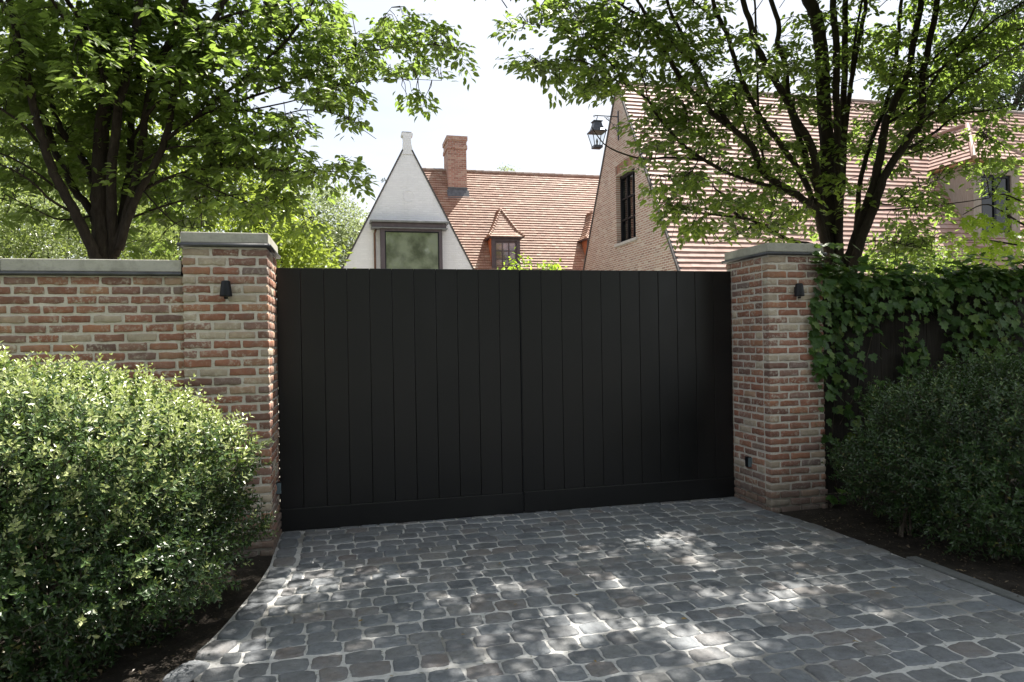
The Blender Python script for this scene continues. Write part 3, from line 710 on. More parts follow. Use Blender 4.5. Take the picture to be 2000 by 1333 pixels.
A = (dx0 - .2, dY - .22, dz1 + .075); B = (dx1 + .2, dY - .22, dz1 + .075); P = ((dx0 + dx1) / 2, 17.15, 7.95)
yb3 = RY - (RZ - dz1 - .075) / SL; yr = RY - (RZ - 7.95) / SL
parts = [fan_tiles(A, B, P, .168, .2, .028)]
Cl = (dx0 - .2, yb3 + .02, dz1 + .075); Cr = (dx1 + .2, yb3 + .02, dz1 + .075); R2 = (P[0], yr + .05, 7.95)
parts.append(quad_tiles(Cl, A, P, R2, .168, .2, .028)); parts.append(quad_tiles(B, Cr, R2, P, .168, .2, .028))
Vc, Fc_ = cat(parts); arr_mesh('dormer_roof', Vc, Fc_, M_TILE_R, dm)
m = MB(); rr_ = .07
for (a, b) in ((A, P), (B, P), (P, R2)): m.tube([Vector(a) + Vector((0, 0, .02)), Vector(b) + Vector((0, 0, .02))], rr_, 8)
m.build('hip_tiles', M_TILE_R, dm)
m = MB()
for (a, b, c, d) in ((ow0, ow0 + .08, oz0, oz1), (ow1 - .08, ow1, oz0, oz1), (ow0 + .08, ow1 - .08, oz0, oz0 + .08), (ow0 + .08, ow1 - .08, oz1 - .08, oz1)): m.box(a, b, dY + .05, dY + .11, c, d)
m.box((ow0 + ow1) / 2 - .04, (ow0 + ow1) / 2 + .04, dY + .048, dY + .10, oz0 + .08, oz1 - .08); m.box(ow0 + .08, ow1 - .08, dY + .052, dY + .10, 5.62, 5.67)
m.build('window_frame', M_BLACK, dm)
m = MB(); m.box(ow0 + .05, ow1 - .05, dY + .085, dY + .095, oz0 + .05, oz1 - .05); m.build('window_pane', M_GLASS, dm)

# ---- the far house: white gable wing + red tiled main range
fh = empty('gabled_house', (4, 23, 0), 'house with white pointed gable, red tiled roof and brick chimney behind the gate', 'house')
FRY, FRZ, FS = 26.0, 8.1, 1.5
fl = math.hypot(1, FS); FX0, FX1 = 1.98, 13.6; FEY = 22.3; FEZ = FRZ - (FRY - FEY) * FS
S_ = np.array([0, 1 / fl, FS / fl]); N_ = np.array([0, -FS / fl, 1 / fl])
V, F = tiles((FX0, FEY, FEZ), (1, 0, 0), S_, N_, FX1 - FX0, (FRY - FEY) * fl, .122, .165, .030)
V2 = np.array([(FX0, 2 * FRY - FEY, FEZ), (FX1, 2 * FRY - FEY, FEZ), (FX1, FRY, FRZ), (FX0, FRY, FRZ)]); F2 = np.array([(0, 1, 2, 3)])
Vc, Fc_ = cat([(V, F), (V2, F2)]); arr_mesh('main_roof', Vc, Fc_, M_TILE_F, fh)
m = MB(); m.prism([(FX0 + .05, FEY + .1, FEZ + .02), (FX0 + .05, FRY, FRZ - .1), (FX0 + .05, 2 * FRY - FEY - .1, FEZ + .02), (FX0 + .05, 2 * FRY - FEY - .2, -.1), (FX0 + .05, FEY + .2, -.1)], (FX1 - FX0 - .1, 0, 0)); m.build('main_walls', M_WHITE, fh)
m = MB(); x = FX0
while x < FX1: m.tube([(x, FRY, FRZ + .02), (x + .325, FRY, FRZ + .032)], .052, 8); x += .32
m.build('ridge_tiles', M_RIDGE, fh)
# white gable wing
WY = 21.0; ax_, az = 1.815, 7.66; gs = (7.66 - 3.84) / (3.76 - 1.815)
hwid = 2.35; wz = az - hwid * gs
m = MB()
bx0, bx1, bz1 = .98, 2.80, 5.02
m.prism([(ax_ - hwid, WY, wz), (ax_ - hwid, WY, -.1), (bx0, WY, -.1), (bx0, WY, az - (ax_ - bx0) * gs)], (0, .3, 0))
m.prism([(bx1, WY, az - (bx1 - ax_) * gs), (bx1, WY, -.1), (ax_ + hwid, WY, -.1), (ax_ + hwid, WY, wz)], (0, .3, 0))
m.prism([(bx0, WY, bz1), (bx1, WY, bz1), (bx1, WY, az - (bx1 - ax_) * gs), (ax_, WY, az), (bx0, WY, az - (ax_ - bx0) * gs)], (0, .3, 0))
m.prism([(bx0, WY, -.1), (bx1, WY, -.1), (bx1, WY, 3.0), (bx0, WY, 3.0)], (0, .3, 0))
m.build('gable_wall', M_WHITE, fh)
m = MB()   # recessed ring ornament: raised rim
ringc = Vector((ax_ + .015, WY - .004, 6.02)); m.tube([ringc + Vector((.17 * math.cos(a), 0, .17 * math.sin(a))) for a in np.linspace(0, 2 * math.pi, 33)], .006, 6, cap=False); m.build('ring_ornament', M_WHITE, fh, True)
m = MB()
for sg in (-1, 1):
    nrm = Vector((sg * gs, 0, 1)).normalized(); a = Vector((ax_ + sg * .12, WY - .025, az - .12 * gs)); b = Vector((ax_ + sg * hwid, WY - .025, wz))
    m.prism([a - nrm * .004, b - nrm * .004, b + nrm * .045, a + nrm * .045], (0, .36, 0))
m.build('verge', M_VERGE, fh)
m = MB()
cols = [(.19, -.30), (.125, .0), (.115, .14), (.118, .25), (.175, .29), (.175, .345), (.13, .365)]
for (r0, h0), (r1, h1) in zip(cols, cols[1:]):
    z0, z1 = az + h0 - .06, az + h1 - .06; yb_, ye = WY - .02, WY + .30
    m.add([(ax_ - r0, yb_, z0), (ax_ + r0, yb_, z0), (ax_ + r0, ye, z0), (ax_ - r0, ye, z0), (ax_ - r1, yb_, z1), (ax_ + r1, yb_, z1), (ax_ + r1, ye, z1), (ax_ - r1, ye, z1)], [(0, 1, 5, 4), (1, 2, 6, 5), (2, 3, 7, 6), (3, 0, 4, 7)])
m.add([(ax_ - .16, WY - .02, az + .325), (ax_ + .16, WY - .02, az + .325), (ax_ + .16, WY + .3, az + .325), (ax_ - .16, WY + .3, az + .325)], [(0, 1, 2, 3)])
m.build('gable_finial', M_WHITE, fh)
parts = []
for sg in (-1, 1):
    U = (0, 1, 0) if sg < 0 else (0, 1, 0); L_ = math.hypot(1, gs); Sg = np.array([-sg / L_, 0, gs / L_]); Ng = np.array([sg * gs / L_, 0, 1 / L_])
    parts.append(tiles((ax_ + sg * hwid, WY + .3, wz), U, Sg, Ng, 4.2, hwid * L_, .122, .165, .02))
Vc, Fc_ = cat(parts); arr_mesh('wing_roof', Vc, Fc_, M_TILE_F, fh)
# bay window box on the gable
BY = WY - .32
m = MB(); m.box(bx0 - .03, bx0 + .10, BY, WY - .002, 2.9, 4.97); m.box(bx1 - .10, bx1 + .0, BY, WY - .002, 2.9, 4.97); m.box(bx0 + .10, bx1 - .10, BY, BY + .08, 4.90, 4.97); bay = m.build('bay_window', M_PURPLE, fh)
m = MB(); m.box(bx0 - .28, bx1 + .12, BY - .06, WY - .001, 5.0, 5.14, bev=.01); m.build('fascia_board', M_PURPLE, bay)
m = MB(); m.box(bx0 - .34, bx1 + .20, BY - .14, WY - .001, 5.145, 5.20, bev=.008); m.box(bx0 - .30, bx1 + .16, BY - .09, WY - .002, 4.972, 4.998); m.build('zinc_roof', M_ZINC, bay)
m = MB(); m.box(bx0 + .10, bx0 + .13, BY + .02, BY + .07, 2.9, 4.90); m.box(bx1 - .13, bx1 - .10, BY + .02, BY + .07, 2.9, 4.90); m.box(bx0 + .13, bx1 - .13, BY + .02, BY + .07, 4.865, 4.90); m.build('inner_frame', M_BLACK, bay)
m = MB(); m.box(bx0 + .11, bx1 - .11, BY + .045, BY + .055, 2.9, 4.885); m.build('pane', M_GLASS_BAY, bay)
m = MB(); m.tube([(bx0 - .19, WY - .05, 2.5), (bx0 - .19, WY - .05, 4.85), (bx0 - .15, WY - .12, 4.97)], .03, 10); m.build('downpipe', M_COPPER, fh, True)
# chimney through the main ridge
cxa, cxb, cya, cyb = 3.70, 4.40, 25.38, 26.5
m = MB()
m.box(cxa, cxb, cya, cyb, 6.9, 8.78); m.box(cxa - .035, cxb + .035, cya - .035, cyb + .035, 8.78, 8.92); m.box(cxa - .01, cxb + .01, cya - .01, cyb + .01, 8.92, 9.10); m.box(cxa - .045, cxb + .045, cya - .045, cyb + .045, 9.10, 9.26)
ch = m.build('chimney', [M_CHIM, M_CHIM_Y], fh)
for p in ch.data.polygons:
    if abs(p.normal.x) > .7: p.material_index = 1
m = MB(); m.box(cxa - .02, cxb + .02, cya - .02, cyb + .02, 6.9, 7.33); m.prism([(cxa - .06, cya - .18, 6.87), (cxb + .06, cya - .18, 6.87), (cxb + .06, cya - .03, 7.20), (cxa - .06, cya - .03, 7.20)], (0, -.02, .02)); m.build('lead_flashing', M_LEAD, ch)
m = MB(); m.box(cxa + .08, cxb - .08, cya + .1, cyb - .1, 9.262, 9.30, bev=.01); m.build('chimney_cap', M_ZINC, ch)
# two small hipped dormers
def fdormer(x0, x1, first):
    y0 = 23.3; z0 = FRZ - (FRY - y0) * FS; z1 = 5.17; yb_ = FRY - (FRZ - z1) / FS
    m = MB(); fw_ = .11
    m.box(x0, x0 + fw_, y0, y0 + .1, z0 - .05, z1); m.box(x1 - fw_, x1, y0, y0 + .1, z0 - .05, z1); m.box(x0 + fw_, x1 - fw_, y0, y0 + .1, z1 - .13, z1); m.box(x0 + fw_, x1 - fw_, y0, y0 + .1, z0 - .05, z0 + .08)
    d = m.build('dormer', M_PURPLE, fh)
    for xx in (x0 + .005, x1 - .045):
        m = MB(); m.prism([(xx, y0 + .1, z0 + .05), (xx, y0 + .1, z1), (xx, yb_ + .04, z1)], (.04, 0, 0)); m.build('tile_hung_cheek', M_TILE_O, d)
    A = (x0 - .13, y0 - .13, z1 + .01); B = (x1 + .13, y0 - .13, z1 + .01); P = ((x0 + x1) / 2 + .0, 24.05, 6.27)
    yr_ = FRY - (FRZ - 6.27) / FS; R_ = (P[0], yr_ + .04, 6.27); ybb = FRY - (FRZ - z1 - .01) / FS + .03
    Cl = (x0 - .13, ybb, z1 + .01); Cr = (x1 + .13, ybb, z1 + .01)
    # bell-cast: two slopes for each face
    def mid(a, p, t=.28, dz=-.10): q = np.array(a) * (1 - t) + np.array(p) * t; q[2] += dz; return q
    Am, Bm = mid(A, P), mid(B, P); Clm = np.array([Am[0], ybb + .10, Am[2]]); Crm = np.array([Bm[0], ybb + .10, Bm[2]])
    parts = [quad_tiles(A, B, Bm, Am, .115, .13, .024), fan_tiles(Am, Bm, P, .115, .13, .024),
             quad_tiles(Cl, A, Am, Clm, .115, .13, .024), quad_tiles(B, Cr, Crm, Bm, .115, .13, .024),
             quad_tiles(Clm, Am, P, R_, .115, .13, .024), quad_tiles(Bm, Crm, R_, P, .115, .13, .024)]
    Vc, Fc_ = cat(parts); arr_mesh('dormer_roof', Vc, Fc_, M_TILE_F, d)
    m = MB()
    for (a, b) in ((A, Am), (Am, P), (B, Bm), (Bm, P), (P, R_)):
        a = Vector(a); b = Vector(b); n_ = max(1, int((b - a).length / .12))
        for k in range(n_): m.tube([a.lerp(b, k / n_) + Vector((0, 0, .035)), a.lerp(b, (k + 1) / n_) + Vector((0, 0, .012))], [.052, .04], 7)
    m.lathe((P[0], P[1], P[2] - .02), [(.07, 0), (.065, .05), (.03, .085)], 10)
    m.build('hip_tiles', M_TILE_F, d)
    m = MB(); m.box(x0 - .12, x1 + .12, y0 - .11, ybb, z1 - .02, z1 + .006); m.build('soffit', M_PURPLE, d)
    m = MB(); a, b, c, e = x0 + fw_, x1 - fw_, z0 + .08, z1 - .13
    for q in ((a, a + .05, c, e), (b - .05, b, c, e), (a + .05, b - .05, e - .05, e)): m.box(q[0], q[1], y0 + .03, y0 + .08, q[2], q[3])
    window_bars(m, a + .05, b - .05, c, e - .05, 3, 3, lambda p, q, r, s, k: m.box(p, q, y0 + .035 + k, y0 + .065 + k, r, s), .028)
    m.build('window_frame', M_PURPLE, d)
    m = MB(); m.box(a + .01, b - .01, y0 + .072, y0 + .078, c, e - .01); m.build('window_pane', M_GLASS_PINK, d)
fdormer(4.88, 5.90, True); fdormer(8.42, 9.44, False)

# ---- lantern on its wrought-iron bracket
lx, ly = 7.30, 19.25
e = empty('wall_lantern', (GX, ly, 7.9), 'black iron lantern hanging from a scrolled bracket high on the brick gable', 'lantern')
m = MB(); m.box(GX - .03, GX - .002, ly - .025, ly + .025, 7.55, 8.42)
m.tube([(GX - .02, ly, 8.25), (lx - .06, ly, 8.25)], .016, 8)
pts = [(GX - .03 - .42 * t, ly, 7.72 + .50 * (t ** .55)) for t in np.linspace(0, 1, 14)]
m.tube(pts, .011, 6)
def scroll(cx, cz, r, a0, turns, sgn):
    return [(cx + r * (1 - .75 * t) * math.cos(a0 + sgn * turns * 2 * math.pi * t), ly, cz + r * (1 - .75 * t) * math.sin(a0 + sgn * turns * 2 * math.pi * t)) for t in np.linspace(0, 1, 22)]
m.tube(scroll(GX - .14, 7.95, .09, -1.5, 1.2, 1), .009, 6); m.tube(scroll(GX - .36, 8.17, .06, -1.2, 1.1, 1), .008, 6); m.tube(scroll(lx - .07, 8.22, .035, 1.57, 1, 1), .008, 6)
m.build('bracket', M_IRON, e)
m = MB(); m.tube([(lx + .02, ly, 8.25), (lx + .02, ly, 8.18), (lx, ly, 8.15), (lx, ly, 8.10)], .013, 8)
a45 = math.pi / 4
def sq(prof, c): m.lathe(c, prof, 4, a0=a45)
sq([(.10, 8.085), (.20, 8.07), (.20, 8.05), (.155, 8.04), (.185, 7.93), (.235, 7.84), (.33, 7.765), (.34, 7.74), (.31, 7.735)], (lx, ly, 0))
m.build('hood', M_IRON, e)
def corner(r, k): w_ = a45 + k * math.pi / 2; return (lx + r * math.cos(w_), ly + r * math.sin(w_))
m = MB()
for k in range(4):
    a = corner(.30, k); b = corner(.17, k); m.tube([(a[0], a[1], 7.74), (b[0], b[1], 7.34)], .013, 6)
m.lathe((lx, ly, 0), [(.10, 7.25), (.19, 7.27), (.185, 7.34), (.14, 7.345)], 4, a0=a45)
m.build('cage', M_IRON, e)
m = MB()
for k in range(4):
    a, b, c, d = corner(.295, k), corner(.295, k + 1), corner(.165, k + 1), corner(.165, k)
    m.add([(a[0], a[1], 7.74), (b[0], b[1], 7.74), (c[0], c[1], 7.345), (d[0], d[1], 7.345)], [(0, 1, 2, 3)])
m.build('glass', M_LGLASS, e)
m = MB(); m.lathe((lx, ly, 0), [(.025, 7.345), (.025, 7.44), (.035, 7.45), (.03, 7.50), (.012, 7.56)], 12); m.build('bulb_holder', M_IRON, e, True)

# ------------------------------------------------------------------ leaves
T_BROAD = (np.array([(0, 0, 0), (-.40, .28, .05), (.40, .28, .05), (-.37, .62, .03), (.37, .62, .03), (0, 1, -.12), (0, .3, -.03), (0, .66, -.04)]),
           [np.array([(6, 2, 4, 7), (1, 6, 7, 3)]), np.array([(0, 2, 6), (0, 6, 1), (7, 4, 5), (3, 7, 5)])])
T_SMALL = (np.array([(0, 0, 0), (-.5, .5, .08), (.5, .5, .08), (0, .5, -.06), (0, 1, -.06)]), [np.array([(0, 2, 3), (0, 3, 1), (3, 2, 4), (1, 3, 4)])])
iv = [(0, -.02), (.30, -.10), (.62, .22), (.36, .36), (.44, .62), (.17, .66), (0, 1.0), (-.17, .66), (-.44, .62), (-.36, .36), (-.62, .22), (-.30, -.10)]
T_IVY = (np.array([(x, y_, .03 * abs(x)) for x, y_ in iv] + [(0, .35, -.05)]), [np.array([(12, i, (i + 1) % 12) for i in range(12)])])
mpv = []
for k in range(5):
    a = math.radians(-100 + 50 * k); r = (.5, .8, 1., .8, .5)[k]
    mpv += [(math.sin(a - .22) * r * .62, .2 + math.cos(a - .22) * r * .62), (math.sin(a - .10) * r * .80, .2 + math.cos(a - .10) * r * .80), (math.sin(a) * r, .2 + math.cos(a) * r), (math.sin(a + .10) * r * .80, .2 + math.cos(a + .10) * r * .80), (math.sin(a + .22) * r * .62, .2 + math.cos(a + .22) * r * .62), (math.sin(a + .44) * r * .36, .2 + math.cos(a + .44) * r * .36)]
mpv = [(0, 0)] + mpv[:-1]
T_MAPLE = (np.array([(x, y_, .06 * abs(x)) for x, y_ in mpv] + [(0, .25, -.03)]), [np.array([(len(mpv), i, (i + 1) % len(mpv)) for i in range(len(mpv))])])
def nrmz(A): l = np.linalg.norm(A, axis=1, keepdims=True); l[l < 1e-9] = 1; return A / l
def leaves(name, P, D, N, Ln, Wd, T, m, parent, mi=None, mats=None):
    P = np.asarray(P); D = nrmz(np.asarray(D)); N = np.asarray(N); Sd = nrmz(np.cross(D, N)); N = nrmz(np.cross(Sd, D))
    t, Fs = T; n = len(P); k = len(t); Ln = np.asarray(Ln)[:, None, None]; Wd = np.asarray(Wd)[:, None, None]
    V = P[:, None] + Sd[:, None] * t[None, :, 0:1] * Wd + D[:, None] * t[None, :, 1:2] * Ln + N[:, None] * t[None, :, 2:3] * Ln
    Q = [(f[None] + (np.arange(n) * k)[:, None, None]).reshape(-1, f.shape[1]) for f in Fs]
    mii = None
    if mi is not None: mii = np.concatenate([np.repeat(mi, len(f)) for f in Fs])
    return arr_mesh(name, V.reshape(-1, 3), Q, mats or [m], parent, False, mii)

def catmull(pts, n=5):
    out = []; P = [pts[0]] + list(pts) + [pts[-1]]
    for i in range(1, len(P) - 2):
        a, b, c, d = (np.array(P[i + j], float) for j in (-1, 0, 1, 2))
        for k in range(n):
            t = k / n; out.append(.5 * ((2 * b) + (-a + c) * t + (2 * a - 5 * b + 4 * c - d) * t * t + (-a + 3 * b - 3 * c + d) * t ** 3))
    out.append(np.array(P[-2], float)); return out

def spray(P0, C, size, rg, out, nl=14, lw=(.062, .092), droop=.35):
    """a flat, drooping spray of leaves round point C at the end of a twig from P0"""
    d = C - P0; d[2] *= .35; L_ = np.linalg.norm(d); d = d / L_ if L_ > .01 else unit(rg.normal(0, 1, 3))
    d = unit(d + rg.normal(0, .22, 3)); side = unit(np.cross(d, (0, 0, 1)) + rg.normal(0, .15, 3))
    tipz = -.10 * size
    for i in range(nl):
        t = (i + .5) / nl; sg = 1 if i % 2 else -1
        off = side * sg * size * rg.uniform(.05, .42) * (1 - .5 * t)
        p = C + d * size * (t - .5) + off + np.array([0, 0, tipz * t + rg.normal(0, .025)])
        dr = unit(d * .7 + side * sg * rg.uniform(.3, 1.1) + np.array([0, 0, -droop + rg.normal(0, .22)]) + rg.normal(0, .12, 3))
        nn = unit(np.array([0, 0, 1.]) + rg.normal(0, .38, 3))
        l = rg.uniform(*lw); out.append((p, dr, nn, l, l * rg.uniform(.50, .64)))
    return d

def tree(name, loc, branches, cells, k, seed, label, leafm, extra=None, bias=lambda x, y: 0, thin=lambda x, y: 1, lw=(.062, .092), Yspread=.45, group=None, barkm=None, maxd=190, crownk=1.):
    """branches: [(pixel path, Y at base, Y at tip, radius at base, radius at tip, extend)] traced in the view and set at their own depth"""
    rg = np.random.default_rng(seed); e = empty(name, loc, label, 'tree', group); tm = MB(); bp = []
    for (px, Ya, Yb, ra, rb_, ext) in branches:
        pts = []; n = len(px); acc = [0]
        for a, b in zip(px, px[1:]): acc.append(acc[-1] + math.hypot(b[0] - a[0], b[1] - a[1]))
        for (x, y_), s in zip(px, acc): pts.append(np.array(atY(x, y_, Ya + (Yb - Ya) * s / acc[-1])))
        if ext:
            d = unit(pts[-1] - pts[-2]); L_ = ext
            for q in range(3): d = unit(d + rg.normal(0, .10, 3) + np.array([0, 0, .10])); pts.append(pts[-1] + d * L_ / 3)
        sm = catmull(pts, 4); N = len(sm); rs = [ra + (rb_ - ra) * (i / (N - 1)) ** .8 for i in range(N)]
        if ext: rs = [max(.006, r * (1 if i < N - 12 else 1 - .6 * (i - N + 12) / 12)) for i, r in enumerate(rs)]
        sm = [p + rg.normal(0, r_ * .12, 3) for p, r_ in zip(sm, rs)]
        tm.tube(sm, rs, 9 if ra > .03 else 6)
        for p, r_ in zip(sm[3:], rs[3:]): bp.append((p[0], p[1], p[2], r_))
    BP = np.array(bp); BX = np.array([proj(p[:3]) for p in bp]); ok = BP[:, 3] < .075
    BP = BP[ok]; BX = BX[ok]
    out = []; tw = MB(); cnt = 0
    def add(C, i, size, lmax=1.1):
        nonlocal cnt
        P0 = BP[i, :3].copy(); d = spray(P0, C.copy(), size, rg, out, int(rg.integers(15, 24)), lw)
        L0 = np.linalg.norm(C - P0)
        if L0 > lmax: P0 = C + (P0 - C) * lmax / L0
        mid = (P0 + C) / 2 + np.array([0, 0, .05]) + rg.normal(0, .02, 3)
        tw.tube([P0, mid, C - d * size * .3, C + d * size * .5], [.0055, .0042, .003, .0012], 4, cap=False); cnt += 1
    for r, line in enumerate(cells):
        for c, chv in enumerate(line[1]):
            if not chv.isdigit() or chv == '0': continue
            x0 = line[0] + c * 50; n = rg.poisson(int(chv) * k * thin(x0, r * 40) / 3.4)
            pads = [(x0 + rg.uniform(-4, 54), r * 40 + rg.uniform(-4, 44)) for _ in range(n)]
            for (xp, yp) in [q for q in pads for _ in range(int(rg.integers(2, 6)))]:
                x = xp + rg.normal(0, 17); y_ = yp + rg.normal(0, 7)
                dd = np.hypot(BX[:, 0] - x, (BX[:, 1] - y_) * 1.15) + rg.exponential(22, len(BX))
                i = int(np.argmin(dd))
                if np.hypot(BX[i, 0] - x, BX[i, 1] - y_) > maxd: continue
                Y = BP[i, 1] + rg.normal(0, Yspread) + bias(x, y_)
                C = np.array(atY(x, y_, max(Y, 6.35))); add(C, i, rg.uniform(.26, .42))
    for (c, rad, n, test) in (extra or []):
        c = np.array(c); rad = np.array(rad); m_ = 0; tries = 0
        while m_ < n and tries < n * 12:
            tries += 1; q = rg.normal(0, 1, 3); q = q / np.linalg.norm(q) * rg.uniform(.15, 1) ** .5
            C = c + q * rad; px = proj(C)
            if -40 < px[0] < 2040 and -30 < px[1] < 1400: continue
            if test and not test(C): continue
            dd = np.linalg.norm(BP[:, :3] - C, axis=1) + rg.exponential(.3, len(BP)); i = int(np.argmin(dd))
            if np.linalg.norm(BP[i, :3] - C) > 3.2: continue
            add(C, i, rg.uniform(.3, .45), .38); m_ += 1
    tk = tm.build('trunk', barkm or M_BARK, e, True)
    tw.build('twigs', M_BARK, e)
    P, D, N, Ln, Wd = (np.array([o_[i] for o_ in out]) for i in range(5))
    leaves('crown', P, D, N, Ln, Wd, T_BROAD, leafm, e)
    print(name, 'sprays', cnt, 'leaves', len(P))
    return e

# ---- left tree
HOLES = [(1.0,3.35,.07,.05),(1.38,3.5,.08,.06),(1.6,3.0,.1,.06),(2.0,3.12,.09,.05),(.7,3.6,.08,.05),(1.3,2.95,.1,.06),(2.65,3.75,.08,.05),(.5,4.15,.08,.05),(2.1,3.85,.08,.05),(.75,3.1,.1,.05),(-0.25, 4.85, 0.35, 0.07), (0.25, 4.72, 0.5, 0.08), (-0.45, 4.5, 0.2, 0.05), (0.75, 4.85, 0.2, 0.05), (2.05, 4.98, 0.18, 0.04), (1.7, 4.8, 0.08, 0.04), (2.55, 5.02, 0.12, 0.04), (1.15, 3.65, 0.07, 0.07), (1.75, 3.3, 0.12, 0.05), (2.35, 3.55, 0.09, 0.06), (2.9, 3.3, 0.1, 0.05), (0.95, 4.25, 0.06, 0.05), (3.0, 3.8, 0.07, 0.05), (-0.2, 4.15, 0.06, 0.05), (-0.6, 3.8, 0.16, 0.07), (2.3, 4.35, 0.08, 0.04), (3.2, 4.5, 0.07, 0.04), (0.4, 3.3, 0.08, 0.06), (1.6, 4.1, 0.08, 0.05), (0.1, 3.75, 0.08, 0.05)]
def clear(C):
    """the gaps in the crowns through which the sun reaches the left bush, the wall and the patches on the paving"""
    a = C[0] - SUN.x * C[2] / SUN.z; b = C[1] - SUN.y * C[2] / SUN.z
    k = 1.0 / SUN.z; a1 = a + SUN.x * k; b1 = b + SUN.y * k
    if -3.6 < a1 < -.45 and 2.9 < b1 < 5.9: return False
    for (x, y, rx, ry) in HOLES:
        if ((a - x) / (rx + .12)) ** 2 + ((b - y) / (ry + .12)) ** 2 < 1: return False
    return True
LB = [
 ([(203,560),(203,503),(197,440),(195,390),(195,332),(199,254),(211,176),(218,117),(225,0)], 8.1,8.0,.105,.045,2.2),
 ([(196,540),(187,503),(172,468),(150,421),(129,382),(105,339),(94,304),(78,254),(64,207),(55,156),(39,98),(25,30)], 8.0,7.4,.062,.022,1.6),
 ([(150,421),(137,413),(98,390),(66,359),(20,330),(-60,300)], 7.9,7.3,.022,.006,0),
 ([(200,520),(191,488),(183,421),(156,386),(133,347),(109,300),(95,250),(60,150),(30,60)], 8.2,8.7,.052,.02,1.8),
 ([(195,420),(183,359),(164,312),(144,289),(125,261),(105,218),(90,150),(70,60),(60,0)], 8.2,8.9,.042,.018,1.8),
 ([(212,520),(218,499),(218,390),(220,312),(230,218),(250,137),(273,0)], 8.1,7.6,.06,.03,2),
 ([(222,500),(230,468),(244,390),(252,332),(256,273),(262,200),(280,100),(290,0)], 8.15,8.6,.05,.022,2),
 ([(225,500),(234,460),(261,371),(269,320),(281,261),(296,168),(324,101),(355,23),(362,0)], 8.05,7.9,.05,.024,2),
 ([(232,490),(250,429),(273,374),(296,332),(324,273),(339,195),(367,117),(394,78),(429,23),(441,0)], 8.0,7.7,.045,.02,1.8),
 ([(339,187),(371,148),(402,101),(433,55),(464,8)], 7.8,8.2,.022,.012,1.6),
 ([(324,273),(385,228),(440,182),(494,138),(560,80),(605,15)], 7.85,8.0,.026,.009,.8),
 ([(385,228),(485,192),(546,171),(594,152),(656,128),(710,105),(780,92),(850,88),(893,100)], 7.9,8.3,.017,.004,0),
 ([(423,210),(475,216),(540,205),(600,190),(680,165),(760,155),(862,158)], 7.9,8.2,.012,.003,0),
 ([(475,216),(540,225),(600,215),(660,225),(700,248),(735,272)], 7.9,8.0,.009,.003,0),
 ([(656,128),(700,85),(740,45),(765,15)], 8.1,8.2,.007,.003,0),
 ([(273,374),(350,340),(430,330),(520,330),(600,338),(660,335)], 8.0,7.7,.02,.004,0),
 ([(430,330),(490,290),(545,265),(585,270)], 7.9,7.8,.009,.003,0),
 ([(350,340),(430,375),(500,400),(560,405),(612,432)], 7.9,7.6,.011,.003,0),
 ([(281,374),(324,421),(363,445),(420,440)], 7.9,7.6,.009,.003,0),
 ([(560,80),(620,60),(680,65),(730,70)], 8.,8.1,.008,.003,0),
 ([(269,320),(330,290),(400,285),(470,270),(520,262)], 8.0,7.4,.014,.004,0),
 ([(94,304),(40,240),(-20,200),(-90,150)], 7.8,7.3,.02,.006,0),
 ([(129,382),(60,330),(0,300),(-60,290)], 7.9,7.5,.016,.005,0),
 ([(144,289),(90,240),(30,215),(-40,190)], 8.5,8.9,.018,.005,0),
 ([(183,421),(120,430),(60,405),(10,380)], 8.1,7.6,.012,.004,0),
 ([(218,117),(170,60),(130,0)], 8.0,7.1,.03,.014,1.5),
 ([(230,218),(200,140),(160,80),(120,30)], 7.8,6.9,.026,.010,1.2),
 ([(256,273),(300,210),(350,170),(420,140)], 8.2,7.0,.022,.007,0),
 ([(324,101),(380,60),(450,30),(540,10)], 7.9,7.6,.02,.007,.8),
 ([(250,429),(330,400),(400,385),(470,380),(520,370)], 8.0,8.4,.014,.004,0)]
LC = [(0, r_) for r_ in ['999999799998610510', '799999799998864532', '999999998788887666', '999999993587888763', '999999996666778531', '999999999872374000', '999999999963144000', '899899899964000000', '888888877775620000', '545445677775200000', '222332455543100000', '000032221100000000', '000001000000000000']]
tree('leafy_tree', (-2.45, 8.1, 0), LB, LC, 1.6, 11, 'multi-stemmed green tree behind the brick wall left of the gate', M_HORN,
     extra=[((-2.9, 8.8, 6.3), (3.6, 3.3, 2.6), 1300, clear), ((-2.9, 9.4, 7.6), (3.4, 3.2, 1.7), 1300, clear)], Yspread=.55, bias=lambda x, y: (.8 if y > 220 else .5) if y > 170 and x < 420 else .15, thin=lambda x, y: (.5 if 50 <= x < 350 and y > 270 else .8 if x < 450 and y > 140 else 1.) * (.62 if x >= 450 else 1.), lw=(.075, .115))
